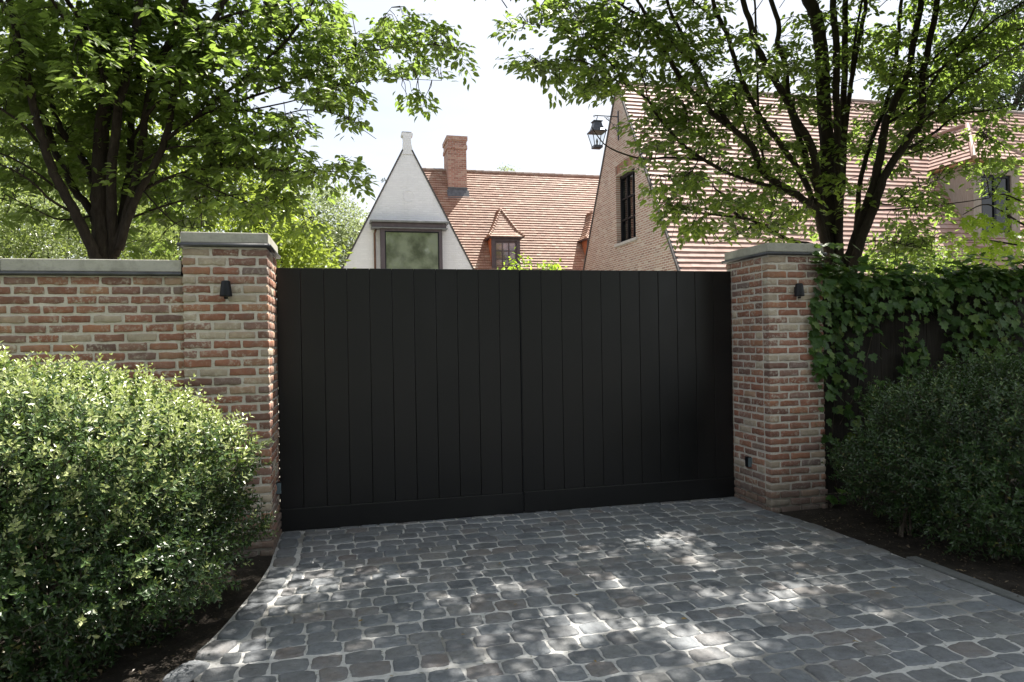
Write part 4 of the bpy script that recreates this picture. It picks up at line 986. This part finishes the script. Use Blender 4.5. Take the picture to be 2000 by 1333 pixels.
# ---- right tree
RB = [
 ([(1630,560),(1625,497),(1617,382),(1613,268),(1606,153),(1602,76),(1594,38),(1579,0)], 7.65,7.6,.10,.07,2.4),
 ([(1643,540),(1640,497),(1638,344),(1636,268),(1632,172),(1634,115),(1629,38),(1627,0)], 7.5,7.4,.05,.035,2.2),
 ([(1640,420),(1644,268),(1648,172),(1650,76),(1651,0)], 7.7,7.8,.045,.032,2.2),
 ([(1645,380),(1650,268),(1659,184),(1674,96),(1686,38),(1690,0)], 7.7,7.9,.035,.022,2),
 ([(1659,184),(1668,90),(1680,20),(1684,0)], 7.8,7.7,.02,.012,1.5),
 ([(1618,520),(1612,470),(1600,380),(1586,290),(1556,237),(1541,203),(1518,164),(1495,126),(1476,88),(1466,46),(1453,8)], 7.6,7.3,.06,.026,1.6),
 ([(1605,400),(1580,330),(1567,290),(1552,245),(1541,206),(1533,126),(1518,88),(1521,50),(1506,0)], 7.7,7.9,.045,.026,1.8),
 ([(1622,500),(1605,455),(1594,413),(1556,382),(1520,360),(1487,335),(1472,290),(1430,252),(1392,222),(1365,195),(1338,164),(1319,138),(1300,103),(1281,65),(1262,30)], 7.5,7.0,.055,.014,.5),
 ([(1450,268),(1426,245),(1403,210),(1376,161),(1361,134),(1342,88),(1323,50),(1307,15)], 7.2,7.1,.030,.015,1.2),
 ([(1361,134),(1315,84),(1288,57),(1261,38),(1225,18),(1190,-5)], 7.15,7.0,.02,.008,.6),
 ([(1600,430),(1570,350),(1529,290),(1514,268),(1495,245),(1476,214),(1453,168),(1434,115),(1422,73),(1403,34),(1393,0)], 7.6,7.4,.04,.02,1.6),
 ([(1403,36),(1380,24),(1357,5)], 7.4,7.4,.014,.009,.8),
 ([(1480,330),(1464,283),(1453,245),(1437,199),(1435,150)], 7.3,7.4,.018,.008,0),
 ([(1495,330),(1487,287),(1481,229),(1479,153),(1476,57),(1474,0)], 7.5,7.7,.018,.012,1.2),
 ([(1605,500),(1585,480),(1540,470),(1480,435),(1440,425),(1380,418),(1310,402)], 7.45,6.9,.042,.006,0),
 ([(1605,450),(1590,410),(1550,380),(1470,355),(1420,338),(1395,325),(1365,312),(1300,308),(1260,312),(1215,300),(1180,282),(1155,248)], 7.5,6.8,.030,.005,0),
 ([(1420,338),(1360,304),(1320,270),(1280,220),(1265,195),(1230,170),(1210,145),(1185,115),(1150,60),(1110,20)], 7.1,6.8,.022,.006,0),
 ([(1440,425),(1415,385),(1395,368)], 7.2,7.1,.02,.010,0),
 ([(1265,195),(1258,160),(1250,130),(1248,60)], 6.95,6.9,.009,.004,0),
 ([(1230,170),(1190,150),(1145,122),(1100,118),(1045,125)], 6.9,6.8,.009,.003,0),
 ([(1185,115),(1140,80),(1090,55),(1030,48)], 6.85,6.8,.010,.003,0),
 ([(1480,435),(1450,455),(1415,470),(1385,478)], 7.3,7.1,.009,.003,0),
 ([(1365,312),(1345,340),(1310,345),(1270,340)], 7.,6.8,.008,.003,0),
 ([(1340,290),(1300,300),(1340,240),(1335,200)], 7.,6.9,.008,.003,0),
 ([(1655,530),(1661,493),(1686,421),(1705,363),(1720,298),(1728,245),(1751,191),(1766,164),(1785,76),(1800,0)], 7.5,7.4,.068,.03,2),
 ([(1662,540),(1671,501),(1701,421),(1720,363),(1743,317),(1778,268),(1800,230),(1800,160),(1815,80),(1830,0)], 7.4,7.3,.065,.028,2),
 ([(1790,250),(1832,210),(1880,160),(1920,130),(1990,90),(2060,50)], 7.35,7.0,.028,.012,.8),
 ([(1832,255),(1870,225),(1940,215),(2000,198),(2060,190)], 7.3,6.9,.018,.007,0),
 ([(1775,290),(1832,255)], 7.35,7.3,.022,.018,0),
 ([(1690,412),(1760,408),(1825,402),(1880,395),(1933,387)], 7.4,7.2,.012,.006,0),
 ([(1700,390),(1740,400),(1780,370),(1840,350)], 7.45,7.2,.012,.004,0),
 ([(1670,470),(1682,344),(1705,268),(1740,170),(1755,60),(1760,0)], 7.7,8.0,.035,.018,1.8),
 ([(1728,245),(1790,200),(1850,120),(1900,60),(1940,0)], 7.5,7.9,.022,.012,1.2),
 ([(1720,298),(1780,300),(1850,270),(1920,260)], 7.5,7.1,.012,.004,0),
 ([(1671,480),(1720,470),(1770,480),(1820,490)], 7.4,7.1,.009,.003,0),
 ([(1766,164),(1830,110),(1880,60),(1910,0)], 7.5,7.0,.02,.010,1.2),
 ([(1800,160),(1870,110),(1930,50),(1990,10)], 7.3,6.7,.018,.008,.8)]
RC = [(1000, r_) for r_ in ['28888865243556899999', '48787854465645798899', '04777875655644798899', '25456645556752799999', '00034545455655888889', '00000465255653678667', '00000275355654567655', '00001566476764435423', '00000476677754124222', '00000044567754223211', '00000067777633332100', '00000002544200443000', '00000000000000554000']]
def over(C): return C[2] > 4.3 and clear(C)
tree('leafy_tree', (6.2, 7.6, 0), RB, RC, 1.1, 12, 'multi-stemmed green tree right of the gate, in front of the pink tiled roof', M_HORN,
     extra=[((4.9, 6.6, 6.3), (4.3, 4.3, 2.3), 4200, over), ((6.4, 5.2, 5.4), (2.6, 2.3, 1.5), 700, over)], Yspread=.40, lw=(.068, .105), bias=lambda x, y: .3 if x > 1560 else .1)

# ------------------------------------------------------------------ generic leafy crowns (background plants)
def blob(out, c, rad, n, ls, rg, clump=.18, fill=.35, up_=.35, low=-1.):
    c = np.array(c, float); rad = np.array(rad, float); nc_ = max(8, int(n / 22))
    Q = rg.normal(0, 1, (nc_, 3)); Q = nrmz(Q); Q[:, 2] = np.where(Q[:, 2] < low, -Q[:, 2], Q[:, 2]); rr = rg.uniform(fill, 1.02, nc_) ** .6
    lump = 1 + .14 * np.sin(Q[:, 0] * 5 + c[0]) * np.sin(Q[:, 2] * 6 + 1) + .09 * np.sin(Q[:, 1] * 9 + Q[:, 2] * 7)
    C = c + Q * rad * (rr * lump)[:, None]
    k = np.repeat(np.arange(nc_), 22)[:n]
    n = len(k)
    P = C[k] + rg.normal(0, 1, (n, 3)) * clump * np.array([1, 1, .6]); D = nrmz(Q[k] * .6 + rg.normal(0, .6, (n, 3)) + np.array([0, 0, -.15]))
    N = nrmz(rg.normal(0, .5, (n, 3)) + np.array([0, 0, 1.]) * up_ + Q[k] * .5)
    Ln = rg.uniform(.75, 1.25, n) * ls
    out.append((P, D, N, Ln, Ln * rg.uniform(.42, .6, n)))
def bushtree(name, base, blobs, n, ls, m, label, cat, seed, trunk=None, T=T_SMALL, group=None, fill=.35, clump=.18, stems=5):
    rg = np.random.default_rng(seed); e = empty(name, base, label, cat, group); out = []
    vol = [b[1][0] * b[1][1] + b[1][1] * b[1][2] for b in blobs]; tv = sum(vol)
    for b, v_ in zip(blobs, vol): blob(out, b[0], b[1], int(n * v_ / tv), ls, rg, clump, fill)
    P, D, N, Ln, Wd = (np.concatenate([o_[i] for o_ in out]) for i in range(5))
    ok = P[:, 2] > .02; leaves('crown' if cat == 'tree' else 'foliage', P[ok], D[ok], N[ok], Ln[ok], Wd[ok], T, m, e)
    tm = MB(); r = trunk or .03
    for k in range(stems):
        b = blobs[k % len(blobs)]; tip = np.array(b[0]) + rg.normal(0, .35, 3) * np.array(b[1]) ; base_ = np.array(base) + np.array([rg.normal(0, r * 1.2), rg.normal(0, r * 1.2), -.03])
        mid = base_ * .5 + tip * .5 + rg.normal(0, .1, 3) * np.linalg.norm(tip - base_) * .4; mid[0] = base_[0] * .6 + tip[0] * .4
        tm.tube(catmull([base_, mid, tip], 4), [r * (1 - .8 * i / 8) for i in range(9)], 7)
    tm.build('trunk' if cat == 'tree' else 'stems', M_BARK, e, True)
    return e
def W(px, py, Y): return tuple(atY(px, py, Y))
def wr(dpx, Y): return dpx * Y / 1290.
bushtree('yellow_green_tree', (.2, 10.2, 0), [(W(575, 480, 10.2), (.5, .5, .55)), (W(530, 440, 10.4), (.5, .5, .5)), (W(600, 520, 10.2), (.35, .5, .4)), (W(480, 470, 10.6), (.5, .5, .5))], 3600, .095, M_YELLOW, 'bright yellow-green young tree showing between the left pillar and the white gable', 'tree', 21, .05, T=T_BROAD, clump=.14)
bushtree('pale_round_tree', (-2.4, 24, 0), [(W(640, 480, 24), (2.0, 2.0, 1.7)), (W(590, 470, 24.5), (2.1, 2, 2.3)), (W(615, 430, 24), (1.5, 1.6, 1.2)), (W(660, 520, 24), (1.5, 1.6, 1.4))], 16000, .12, M_PALE, 'pale grey-green round tree far behind, left of the white gable', 'tree', 22, .16, clump=.22)
bushtree('light_green_shrub', (-5.6, 11, 0), [(W(60, 480, 11), (1.1, .9, .75)), (W(-60, 450, 11), (1., .9, 1.)), (W(0, 430, 11.5), (.8, .8, .6))], 9000, .055, M_HEDGE, 'light green shrub behind the wall at the far left edge', 'shrub', 23, clump=.12)
bushtree('light_green_shrub', (-4.2, 11.6, 0), [(W(130, 470, 11.6), (.7, .8, .65)), (W(100, 440, 12), (.8, .8, .6))], 6500, .05, M_PALE, 'pale feathery shrub behind the wall, just left of the tree trunk', 'shrub', 24, clump=.12)
bushtree('light_green_shrub', (-2.6, 11.2, 0), [(W(270, 490, 11.2), (.55, .7, .5)), (W(250, 440, 11.8), (.5, .7, .6)), (W(345, 480, 11), (.5, .5, .45))], 6500, .055, M_HEDGE, 'light green shrub behind the wall between the tree trunk and the left pillar', 'shrub', 25, clump=.11)
bushtree('dark_conifer', (-2.3, 13, 0), [(W(320, 500, 13), (.35, .35, .9)), (W(322, 440, 13), (.26, .26, .8)), (W(320, 400, 13), (.15, .15, .5))], 7000, .05, M_DARKLEAF, 'dark narrow conifer behind the wall, between trunk and left pillar', 'tree', 26, .07, clump=.09, fill=.2)
bushtree('garden_tree', (-8.5, 17, 0), [(W(40, 300, 17), (2.4, 2, 2.2)), (W(-80, 200, 17), (2.6, 2, 2.6)), (W(120, 400, 16.5), (1.6, 1.5, 1.2)), (W(20, 400, 16.5), (1.8, 1.5, 1.4)), (W(60, 60, 18), (2.6, 2, 2.4))], 16000, .13, M_HEDGE, 'broad mid green garden tree glimpsed behind the left tree, toward the left edge', 'tree', 27, .2, clump=.3)
bushtree('garden_tree', (-3.8, 18, 0), [(W(330, 340, 18), (2.1, 1.6, 1.7)), (W(230, 250, 18), (2.2, 1.8, 2.)), (W(420, 400, 17), (1.6, 1.4, 1.3)), (W(250, 420, 17), (1.6, 1.4, 1.)), (W(470, 350, 18), (1.1, 1.2, .9))], 16000, .12, M_YELLOW, 'sunlit yellowish garden tree glimpsed through the left tree above the pillar', 'tree', 28, .18, clump=.28)
bushtree('distant_dark_tree', (27, 29, 0), [(W(1930, 110, 29), (3.4, 2.5, 3.6)), (W(2050, 60, 29), (3.4, 2.5, 4)), (W(1870, 190, 29), (1.8, 2, 1.6))], 14000, .2, M_DARKLEAF, 'tall dark tree rising behind the pink roof at the upper right', 'tree', 29, .3, clump=.4)
bushtree('distant_tree_top', (7.2, 33, 0), [(W(985, 340, 33), (.4, .5, .42)), (W(980, 372, 33), (1., .8, .7)), (W(960, 420, 33), (1.6, 1.5, 1.4))], 3000, .12, M_PALE, 'small tree top just peeping over the red tiled ridge', 'tree', 30, .12, clump=.14)
bushtree('distant_tree_top', (-.6, 34, 0), [(W(755, 356, 34), (.18, .2, .12)), (W(757, 400, 34), (.6, .5, .7)), (W(765, 450, 34), (1.2, 1, 1.))], 1500, .1, M_DARKLEAF, 'dark tree tip just showing beside the left slope of the white gable', 'tree', 31, .1, clump=.1)
bushtree('courtyard_shrub', (2.2, 8.6, 0), [(W(1040, 530, 8.6), (.36, .3, .18)), (W(1000, 536, 8.6), (.22, .2, .12)), (W(1075, 532, 8.6), (.2, .2, .12)), (W(1040, 570, 8.6), (.4, .4, .25))], 900, .06, M_MAPLE, 'leafy shrub tip peeping over the middle of the black gate', 'shrub', 32, T=T_BROAD, clump=.07)
bushtree('green_shrub', (6.9, 8.4, 0), [(W(1760, 500, 8.4), (.5, .4, .35)), (W(1830, 500, 8.5), (.4, .4, .3)), (W(1710, 510, 8.4), (.3, .3, .25)), (W(1790, 530, 8.4), (.8, .5, .4))], 3000, .07, M_HORN, 'leafy shrub behind the ivy covered fence, right of the tree trunks', 'shrub', 33, T=T_BROAD, clump=.1)
# street trees on the far side of the road, mirrored in the window panes
for k, (x, y_) in enumerate([(-9, -13), (-1, -14), (8, -13.5)]):
    bushtree('street_tree', (x, y_, 0), [((x, y_, 9), (4.2, 3, 4.2)), ((x + 2, y_, 6.5), (3.4, 2.6, 2.6)), ((x - 2, y_, 6), (3.4, 2.6, 2.6)), ((x, y_, 13), (3, 2.4, 3))], 7000, .42, M_HORN, 'tall street tree across the road, only mirrored in the windows', 'tree', 40 + k, .3, group='street trees across the road', clump=.5)

# ------------------------------------------------------------------ privet bushes
def privet(name, c, rad, n_sh, seed, label, tips, p=2.6, stems=None, window=None, base_m=None):
    rg = np.random.default_rng(seed); e = empty(name, (c[0], c[1], 0), label, 'bush', 'rounded privet bushes beside the drive'); c = np.array(c); rad = np.array(rad)
    def surf(n):
        Q = nrmz(rg.normal(0, 1, (n, 3))); r = 1 / (np.abs(Q) ** p).sum(1) ** (1 / p)
        lump = 1 + .075 * np.sin(Q[:, 0] * 7 + 1) * np.sin(Q[:, 1] * 6 + Q[:, 2] * 3) + .05 * np.sin(Q[:, 2] * 9 + Q[:, 0] * 5) + .02 * np.sin(Q[:, 1] * 17 + Q[:, 2] * 13)
        G = nrmz(np.sign(Q) * np.abs(Q) ** (p - 1) / rad); return Q * (r * lump)[:, None], G
    Pl = []; Dl = []; Nl = []; Ll = []; Wl = []; Ml = []; tw = MB()
    layers = [(n_sh, .94, 1.02, 1), (int(n_sh * .75), .80, .94, 0), (int(n_sh * .4), .55, .8, 0)]
    for n, a, b, outer in layers:
        Q, G = surf(n); s = rg.uniform(a, b, n); B = c + Q * rad * s[:, None]
        lowf = np.clip(-Q[:, 2], 0, 1); B[:, 0] += (B[:, 0] - c[0]) * .10 * lowf; B[:, 1] += (B[:, 1] - c[1]) * .16 * lowf
        keep = (B[:, 2] > .03) & ((B[:, 2] > .34) | (rg.random(n) < .7))
        if window: keep &= window(B)
        for B_, G_ in zip(B[keep], G[keep]):
            d = unit(G_ * .75 + np.array([0, 0, .55]) + rg.normal(0, .33, 3)); ln = rg.uniform(.07, .15) * (1.0 if outer else 1.1); long_ = outer and rg.random() < (.10 if B_[2] > 1.1 else .04)
            if long_: ln *= 1.7
            npair = int(rg.integers(4, 7)) + (2 if long_ else 0); a0 = unit(np.cross(d, rg.normal(0, 1, 3)))
            b0 = np.cross(d, a0); shade_mi = 2 if rg.random() < 1.30 - B_[2] / 1.1 else 0; tip_light = outer and (rg.random() < tips * min(1, max(.06, (B_[2] - .55) / .5)))  # darker leaves low, paler tips high: shade and sun put into colour
            for i in range(npair):
                t = (i + .6) / npair; pos = B_ + d * ln * t; fa = a0 if i % 2 else b0; sz = (.044 - .018 * t) * rg.uniform(.75, 1.25)
                for sg in (-1, 1):
                    Pl.append(pos); dd = fa * sg + d * (.35 + .7 * t) + rg.normal(0, .16, 3); Dl.append(dd); Nl.append(d + rg.normal(0, .15, 3)); Ll.append(sz); Wl.append(sz * rg.uniform(.42, .52)); Ml.append(1 if (tip_light and t > .45) else shade_mi)
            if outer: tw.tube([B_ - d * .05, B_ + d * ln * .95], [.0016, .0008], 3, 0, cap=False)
    leaves('foliage', Pl, Dl, Nl, Ll, Wl, T_SMALL, None, e, np.array(Ml), [base_m or M_PRIVET, M_PRIVET_TIP if base_m is None else M_PRIVET, M_PRIVET_SHADE])
    for (bx, by, hx) in (stems or []):
        for k in range(5):
            a = (bx + rg.normal(0, .03), by + rg.normal(0, .03), -.02); top = (bx + rg.normal(0, .12) + hx, by + rg.normal(0, .1), .62 + rg.normal(0, .08)); mid = ((a[0] * .7 + top[0] * .3) + rg.normal(0, .015), (a[1] + top[1]) / 2, .3)
            tw.tube(catmull([a, mid, top], 4), [.011, .010, .010, .009, .009, .008, .008, .007, .006], 6)
    tw.build('stems', M_STEM, e)
    print(name, len(Pl))
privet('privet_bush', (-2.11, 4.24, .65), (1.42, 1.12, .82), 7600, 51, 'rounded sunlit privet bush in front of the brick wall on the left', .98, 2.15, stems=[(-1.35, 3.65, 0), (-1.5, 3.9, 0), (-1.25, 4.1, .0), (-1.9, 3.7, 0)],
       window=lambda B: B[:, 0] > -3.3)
privet('privet_bush', (5.42, 4.26, .60), (1.50, 1.06, .68), 5000, 52, 'rounded shaded privet bush under the ivy covered fence on the right', .30, 2.5, base_m=M_PRIVET_SHADE, stems=[(4.25, 4.55, .1), (4.5, 4.3, 0), (4.4, 3.9, .1), (4.9, 3.8, 0)])  # whole bush in the darker leaf copy, its shade painted in

# ------------------------------------------------------------------ fence and ivy on the right
f = empty('wooden_fence', (6.8, 5.9, 0), 'dark weathered board fence under ivy, right of the gate', 'fence')
m = MB(); x = 4.262
while x < 10.4:
    wd = random.uniform(.135, .15); m.box(x, x + wd - .006, 5.86 + random.gauss(0, .002), 5.885, .02, 2.14 + random.gauss(0, .004)); x += wd
m.build('boards', M_FENCE, f)
for xx in (4.33, 6.2, 8.1, 10.0):
    m = MB(); m.box(xx, xx + .09, 5.89, 5.98, 0, 2.12, bev=.004); m.build('post', M_FENCE, f)
m = MB()
for z in (.35, 1.1, 1.85): m.box(4.262, 10.4, 5.8875, 5.889, z, z + .09)
m.build('rails', M_FENCE, f)
iv_e = empty('ivy', (5.5, 5.8, 0), 'dark green ivy hanging over the board fence beside the right pillar', 'climbing plant')
rg = np.random.default_rng(61)
IV = [(480, '4100000001'), (500, '9876533456'), (520, '9999999999'), (545, '9999999999'), (570, '9999999999'), (595, '9996654999'), (620, '9972206999'), (645, '9740307999'), (670, '8510604899'), (695, '7400710589'), (720, '6410500367'), (745, '3421311233'), (770, '1432111111'), (795, '1311000000'), (820, '1200000000'), (845, '3300000000'), (870, '2100000000'), (895, '0100000000'), (925, '0000000000')]
Pl = []; 
for r, (y_, line) in enumerate(IV):
    for c, chv in enumerate(line):
        x0 = 1592 + c * 42
        for _ in range(rg.poisson(int(chv) * 2.0)):
            px = x0 + rg.uniform(-6, 46); py = y_ + rg.uniform(-4, 28); dep = rg.uniform(0, 1)
            Yv = 5.83 - .20 * dep * (1 if py < 640 else .55)
            if px < 1622: Yv = 5.45 - rg.uniform(.01, .06)
            p = np.array(atY(px, py, Yv)); Pl.append(p)
# top crown of the ivy, over the fence and behind it
for _ in range(2000):
    x = rg.uniform(4.2, 9.6); a = rg.uniform(-.2, math.pi * .9); r_ = rg.uniform(.75, 1.05); hump = .035 * math.sin(x * 3.1) + .03 * math.sin(x * 7 + 1)
    Pl.append(np.array([x, 5.86 - .20 * math.cos(a) * r_, 2.06 + hump + .15 * math.sin(a) * r_ + (.05 if x > 6.2 else 0) * (x - 6.2)]))
for _ in range(260):  # right of the frame and low strands
    Pl.append(np.array([rg.uniform(7.2, 9.6), 5.83 - rg.uniform(0, .2), rg.uniform(1.2, 2.1)]))
Pl = np.array(Pl); n = len(Pl)
topm = np.clip((Pl[:, 2] - 2.05) / .15, 0, 1)[:, None]
D = np.array([0, -.35, -1.]) * (1 - topm) + np.array([0, -.8, -.25]) * topm + rg.normal(0, .38, (n, 3)); N = np.array([0, -1., .35]) * (1 - topm) + np.array([0, -.5, 1.]) * topm + rg.normal(0, .32, (n, 3))
sz = .040 + .075 * rg.random(n) ** 1.2
leaves('foliage', Pl, D, N, sz, sz * .95, T_IVY, M_IVY, iv_e)
m = MB()
for path in ([(1711, 622), (1702, 660), (1695, 690), (1683, 725), (1672, 765), (1640, 830)], [(1690, 730), (1668, 716), (1655, 712)], [(1850, 595), (1842, 615), (1837, 628)], [(1770, 560), (1764, 620), (1766, 700), (1755, 760)], [(1640, 560), (1628, 650), (1632, 760), (1625, 850), (1632, 940), (1640, 985)], [(1880, 560), (1875, 640), (1890, 720)], [(1950, 560), (1945, 640), (1955, 720)]):
    pts = catmull([np.array(atY(x, y_, 5.835)) for x, y_ in path], 4); m.tube(pts, .0042, 5)
m.build('stems', M_STEM, iv_e)
# small self-sown ivy tuft at the pillar foot
t2 = empty('ivy_tuft', (4.28, 5.4, 0), 'small ivy tuft growing at the foot of the right pillar', 'plant')
P = []; 
for _ in range(16): P.append(np.array([4.28 + rg.normal(0, .045), 5.40 + rg.normal(0, .03), .06 + abs(rg.normal(0, .06))]))
P = np.array(P); n = len(P); sz = rg.uniform(.045, .08, n)
leaves('leaves', P, np.array([0, -.5, -.4]) + rg.normal(0, .5, (n, 3)), np.array([0, -.6, .8]) + rg.normal(0, .3, (n, 3)), sz, sz * .95, T_IVY, M_IVY, t2)
m = MB()
for p in P[:8]: m.tube([(4.28, 5.43, 0), tuple((np.array([4.28, 5.43, 0]) + p) / 2 + [0, 0, .02]), tuple(p)], .0022, 4)
m.build('stems', M_STEM, t2)
# ---- maple boughs at the right edge, plus unseen ones added for shade
rg = np.random.default_rng(71)
mt = empty('maple_tree', (9.3, 7.2, 0), 'maple with large lobed leaves reaching in over the ivy from the right edge', 'tree')
m = MB(); m.tube(catmull([(9.3, 7.2, -.05), (9.25, 7.2, 1.5), (9.1, 7.1, 3.0), (9.0, 7.0, 4.6)], 4), [.11 - .006 * i for i in range(13)], 9)
bows = [[(2080, 470), (2000, 440), (1930, 400), (1880, 420)], [(2080, 480), (2000, 480), (1930, 470), (1880, 470)], [(2080, 420), (2010, 400), (1960, 380), (1940, 390)], [(2080, 500), (2000, 510), (1900, 505)], [(2080, 400), (2040, 300), (2010, 200)]]
mp_pts = []
for bpth in bows:
    pts = [np.array((9.1, 7.1, 2.6))] + [np.array(atY(x, y_, 6.9)) for x, y_ in bpth]; sm = catmull(pts, 5); m.tube(sm, [.022 * (1 - .85 * i / len(sm)) for i in range(len(sm))], 6); mp_pts += sm[8:]
m.build('trunk', M_BARK, mt, True)
P = []
for (x, y_, rx, ry, n) in ((1900, 430, 28, 18, 20), (1945, 440, 40, 26, 46), (1985, 400, 30, 30, 34), (1990, 470, 40, 40, 60), (1920, 480, 45, 26, 50), (1880, 470, 24, 16, 14), (1965, 500, 50, 22, 44), (1960, 385, 24, 14, 14), (2060, 440, 60, 90, 110), (2040, 300, 40, 90, 40)):
    for _ in range(n): P.append(np.array(atY(x + rg.normal(0, rx * .7), y_ + rg.normal(0, ry * .7), 6.9 + rg.normal(0, .22))))
bx_ = catmull([(9.1, 7.1, 3.2), (8.6, 5.6, 4.3), (7.9, 4.2, 4.9), (7.2, 3.0, 5.0)], 5); by_ = catmull([(9.1, 7.1, 3.6), (8.9, 5.8, 4.9), (8.8, 4.4, 5.4)], 5)  # unseen boughs added to shade the right bush
mb2 = MB(); mb2.tube(bx_, [.05 * (1 - .85 * i / len(bx_)) for i in range(len(bx_))], 7); mb2.tube(by_, [.04 * (1 - .85 * i / len(by_)) for i in range(len(by_))], 7); mb2.build('added_shade_boughs', M_BARK, mt, True)
while len(P) < 2400:  # off-frame leaves added as a shade canopy over the right bush
    q = rg.normal(0, 1, 3); C = np.array([7.7, 3.9, 4.7]) + q / np.linalg.norm(q) * rg.uniform(.1, 1) ** .5 * np.array([2.3, 2.5, 1.3]); px = proj(C)
    if not (-40 < px[0] < 2060 and -30 < px[1] < 1400): P.append(C)
P = np.array(P); n = len(P); sz = rg.uniform(.09, .155, n)
leaves('crown', P, np.array([-.3, -.35, -.75]) + rg.normal(0, .4, (n, 3)), np.array([-.1, -.5, .9]) + rg.normal(0, .4, (n, 3)), sz * .75, sz * .75, T_MAPLE, M_MAPLE, mt)

# ------------------------------------------------------------------ fallen leaves on the paving and in the beds
rg = np.random.default_rng(81)
spots = [(1718, 1160), (1842, 1172), (1932, 1185), (1679, 1255), (975, 1100), (1130, 1163), (760, 1321), (583, 1147), (1740, 1148), (1450, 1100), (1265, 1070), (900, 1240), (1160, 1290), (700, 1215), (1330, 1210), (1560, 1120), (1010, 1180), (820, 1075)]
for k, (x, y_) in enumerate(spots):
    d = ray(x, y_); t = (.024 - EYE) / d.z; a = rg.uniform(0, 6.28); l = rg.uniform(.022, .04)
    o = leaves('fallen_leaf', [(d.x * t, d.y * t, .026)], [(math.cos(a), math.sin(a), .1)], [(rg.normal(0, .2), rg.normal(0, .2), 1)], [l], [l * .55], T_BROAD, M_DRY, None)
    tag(o, 'small dry leaf lying on the grey cobbles', 'leaf', 'fallen leaves on the cobbles')
# litter of dead leaves and crumbs lying on the two soil beds
n = 5200; X = np.concatenate([rg.uniform(-3.4, -.62, n // 2), rg.uniform(3.74, 7, n // 2)]); Y = np.concatenate([rg.uniform(1.6, 5.42, n // 2), rg.uniform(2.2, 5.8, n // 2)])
ok = (X > 3.9 - .1 * rg.random(n)) | ((X < 0) & (X < np.array([leftx(v) for v in Y]) - .09 + .08 * rg.random(n) ** 2)); ok |= (X > 3.82) & (Y < 5.3)
X, Y = X[ok], Y[ok]; n = len(X); Pq = np.stack([X, Y, .012 + .012 * rg.random(n)], 1); a = rg.uniform(0, 6.28, n); l = .008 + .03 * rg.random(n) ** 2
tag(leaves('leaf_litter', Pq, np.stack([np.cos(a), np.sin(a), rg.normal(0, .25, n)], 1), np.array([0, 0, 1.]) + rg.normal(0, .35, (n, 3)), l, l * rg.uniform(.3, .7, n), T_SMALL, M_LITTER, None), 'brown leaf litter scattered over the soil beds under both bushes', 'leaf litter', kind='stuff')
print('total objects', len(bpy.data.objects), 'verts', sum(len(m_.vertices) for m_ in bpy.data.meshes))
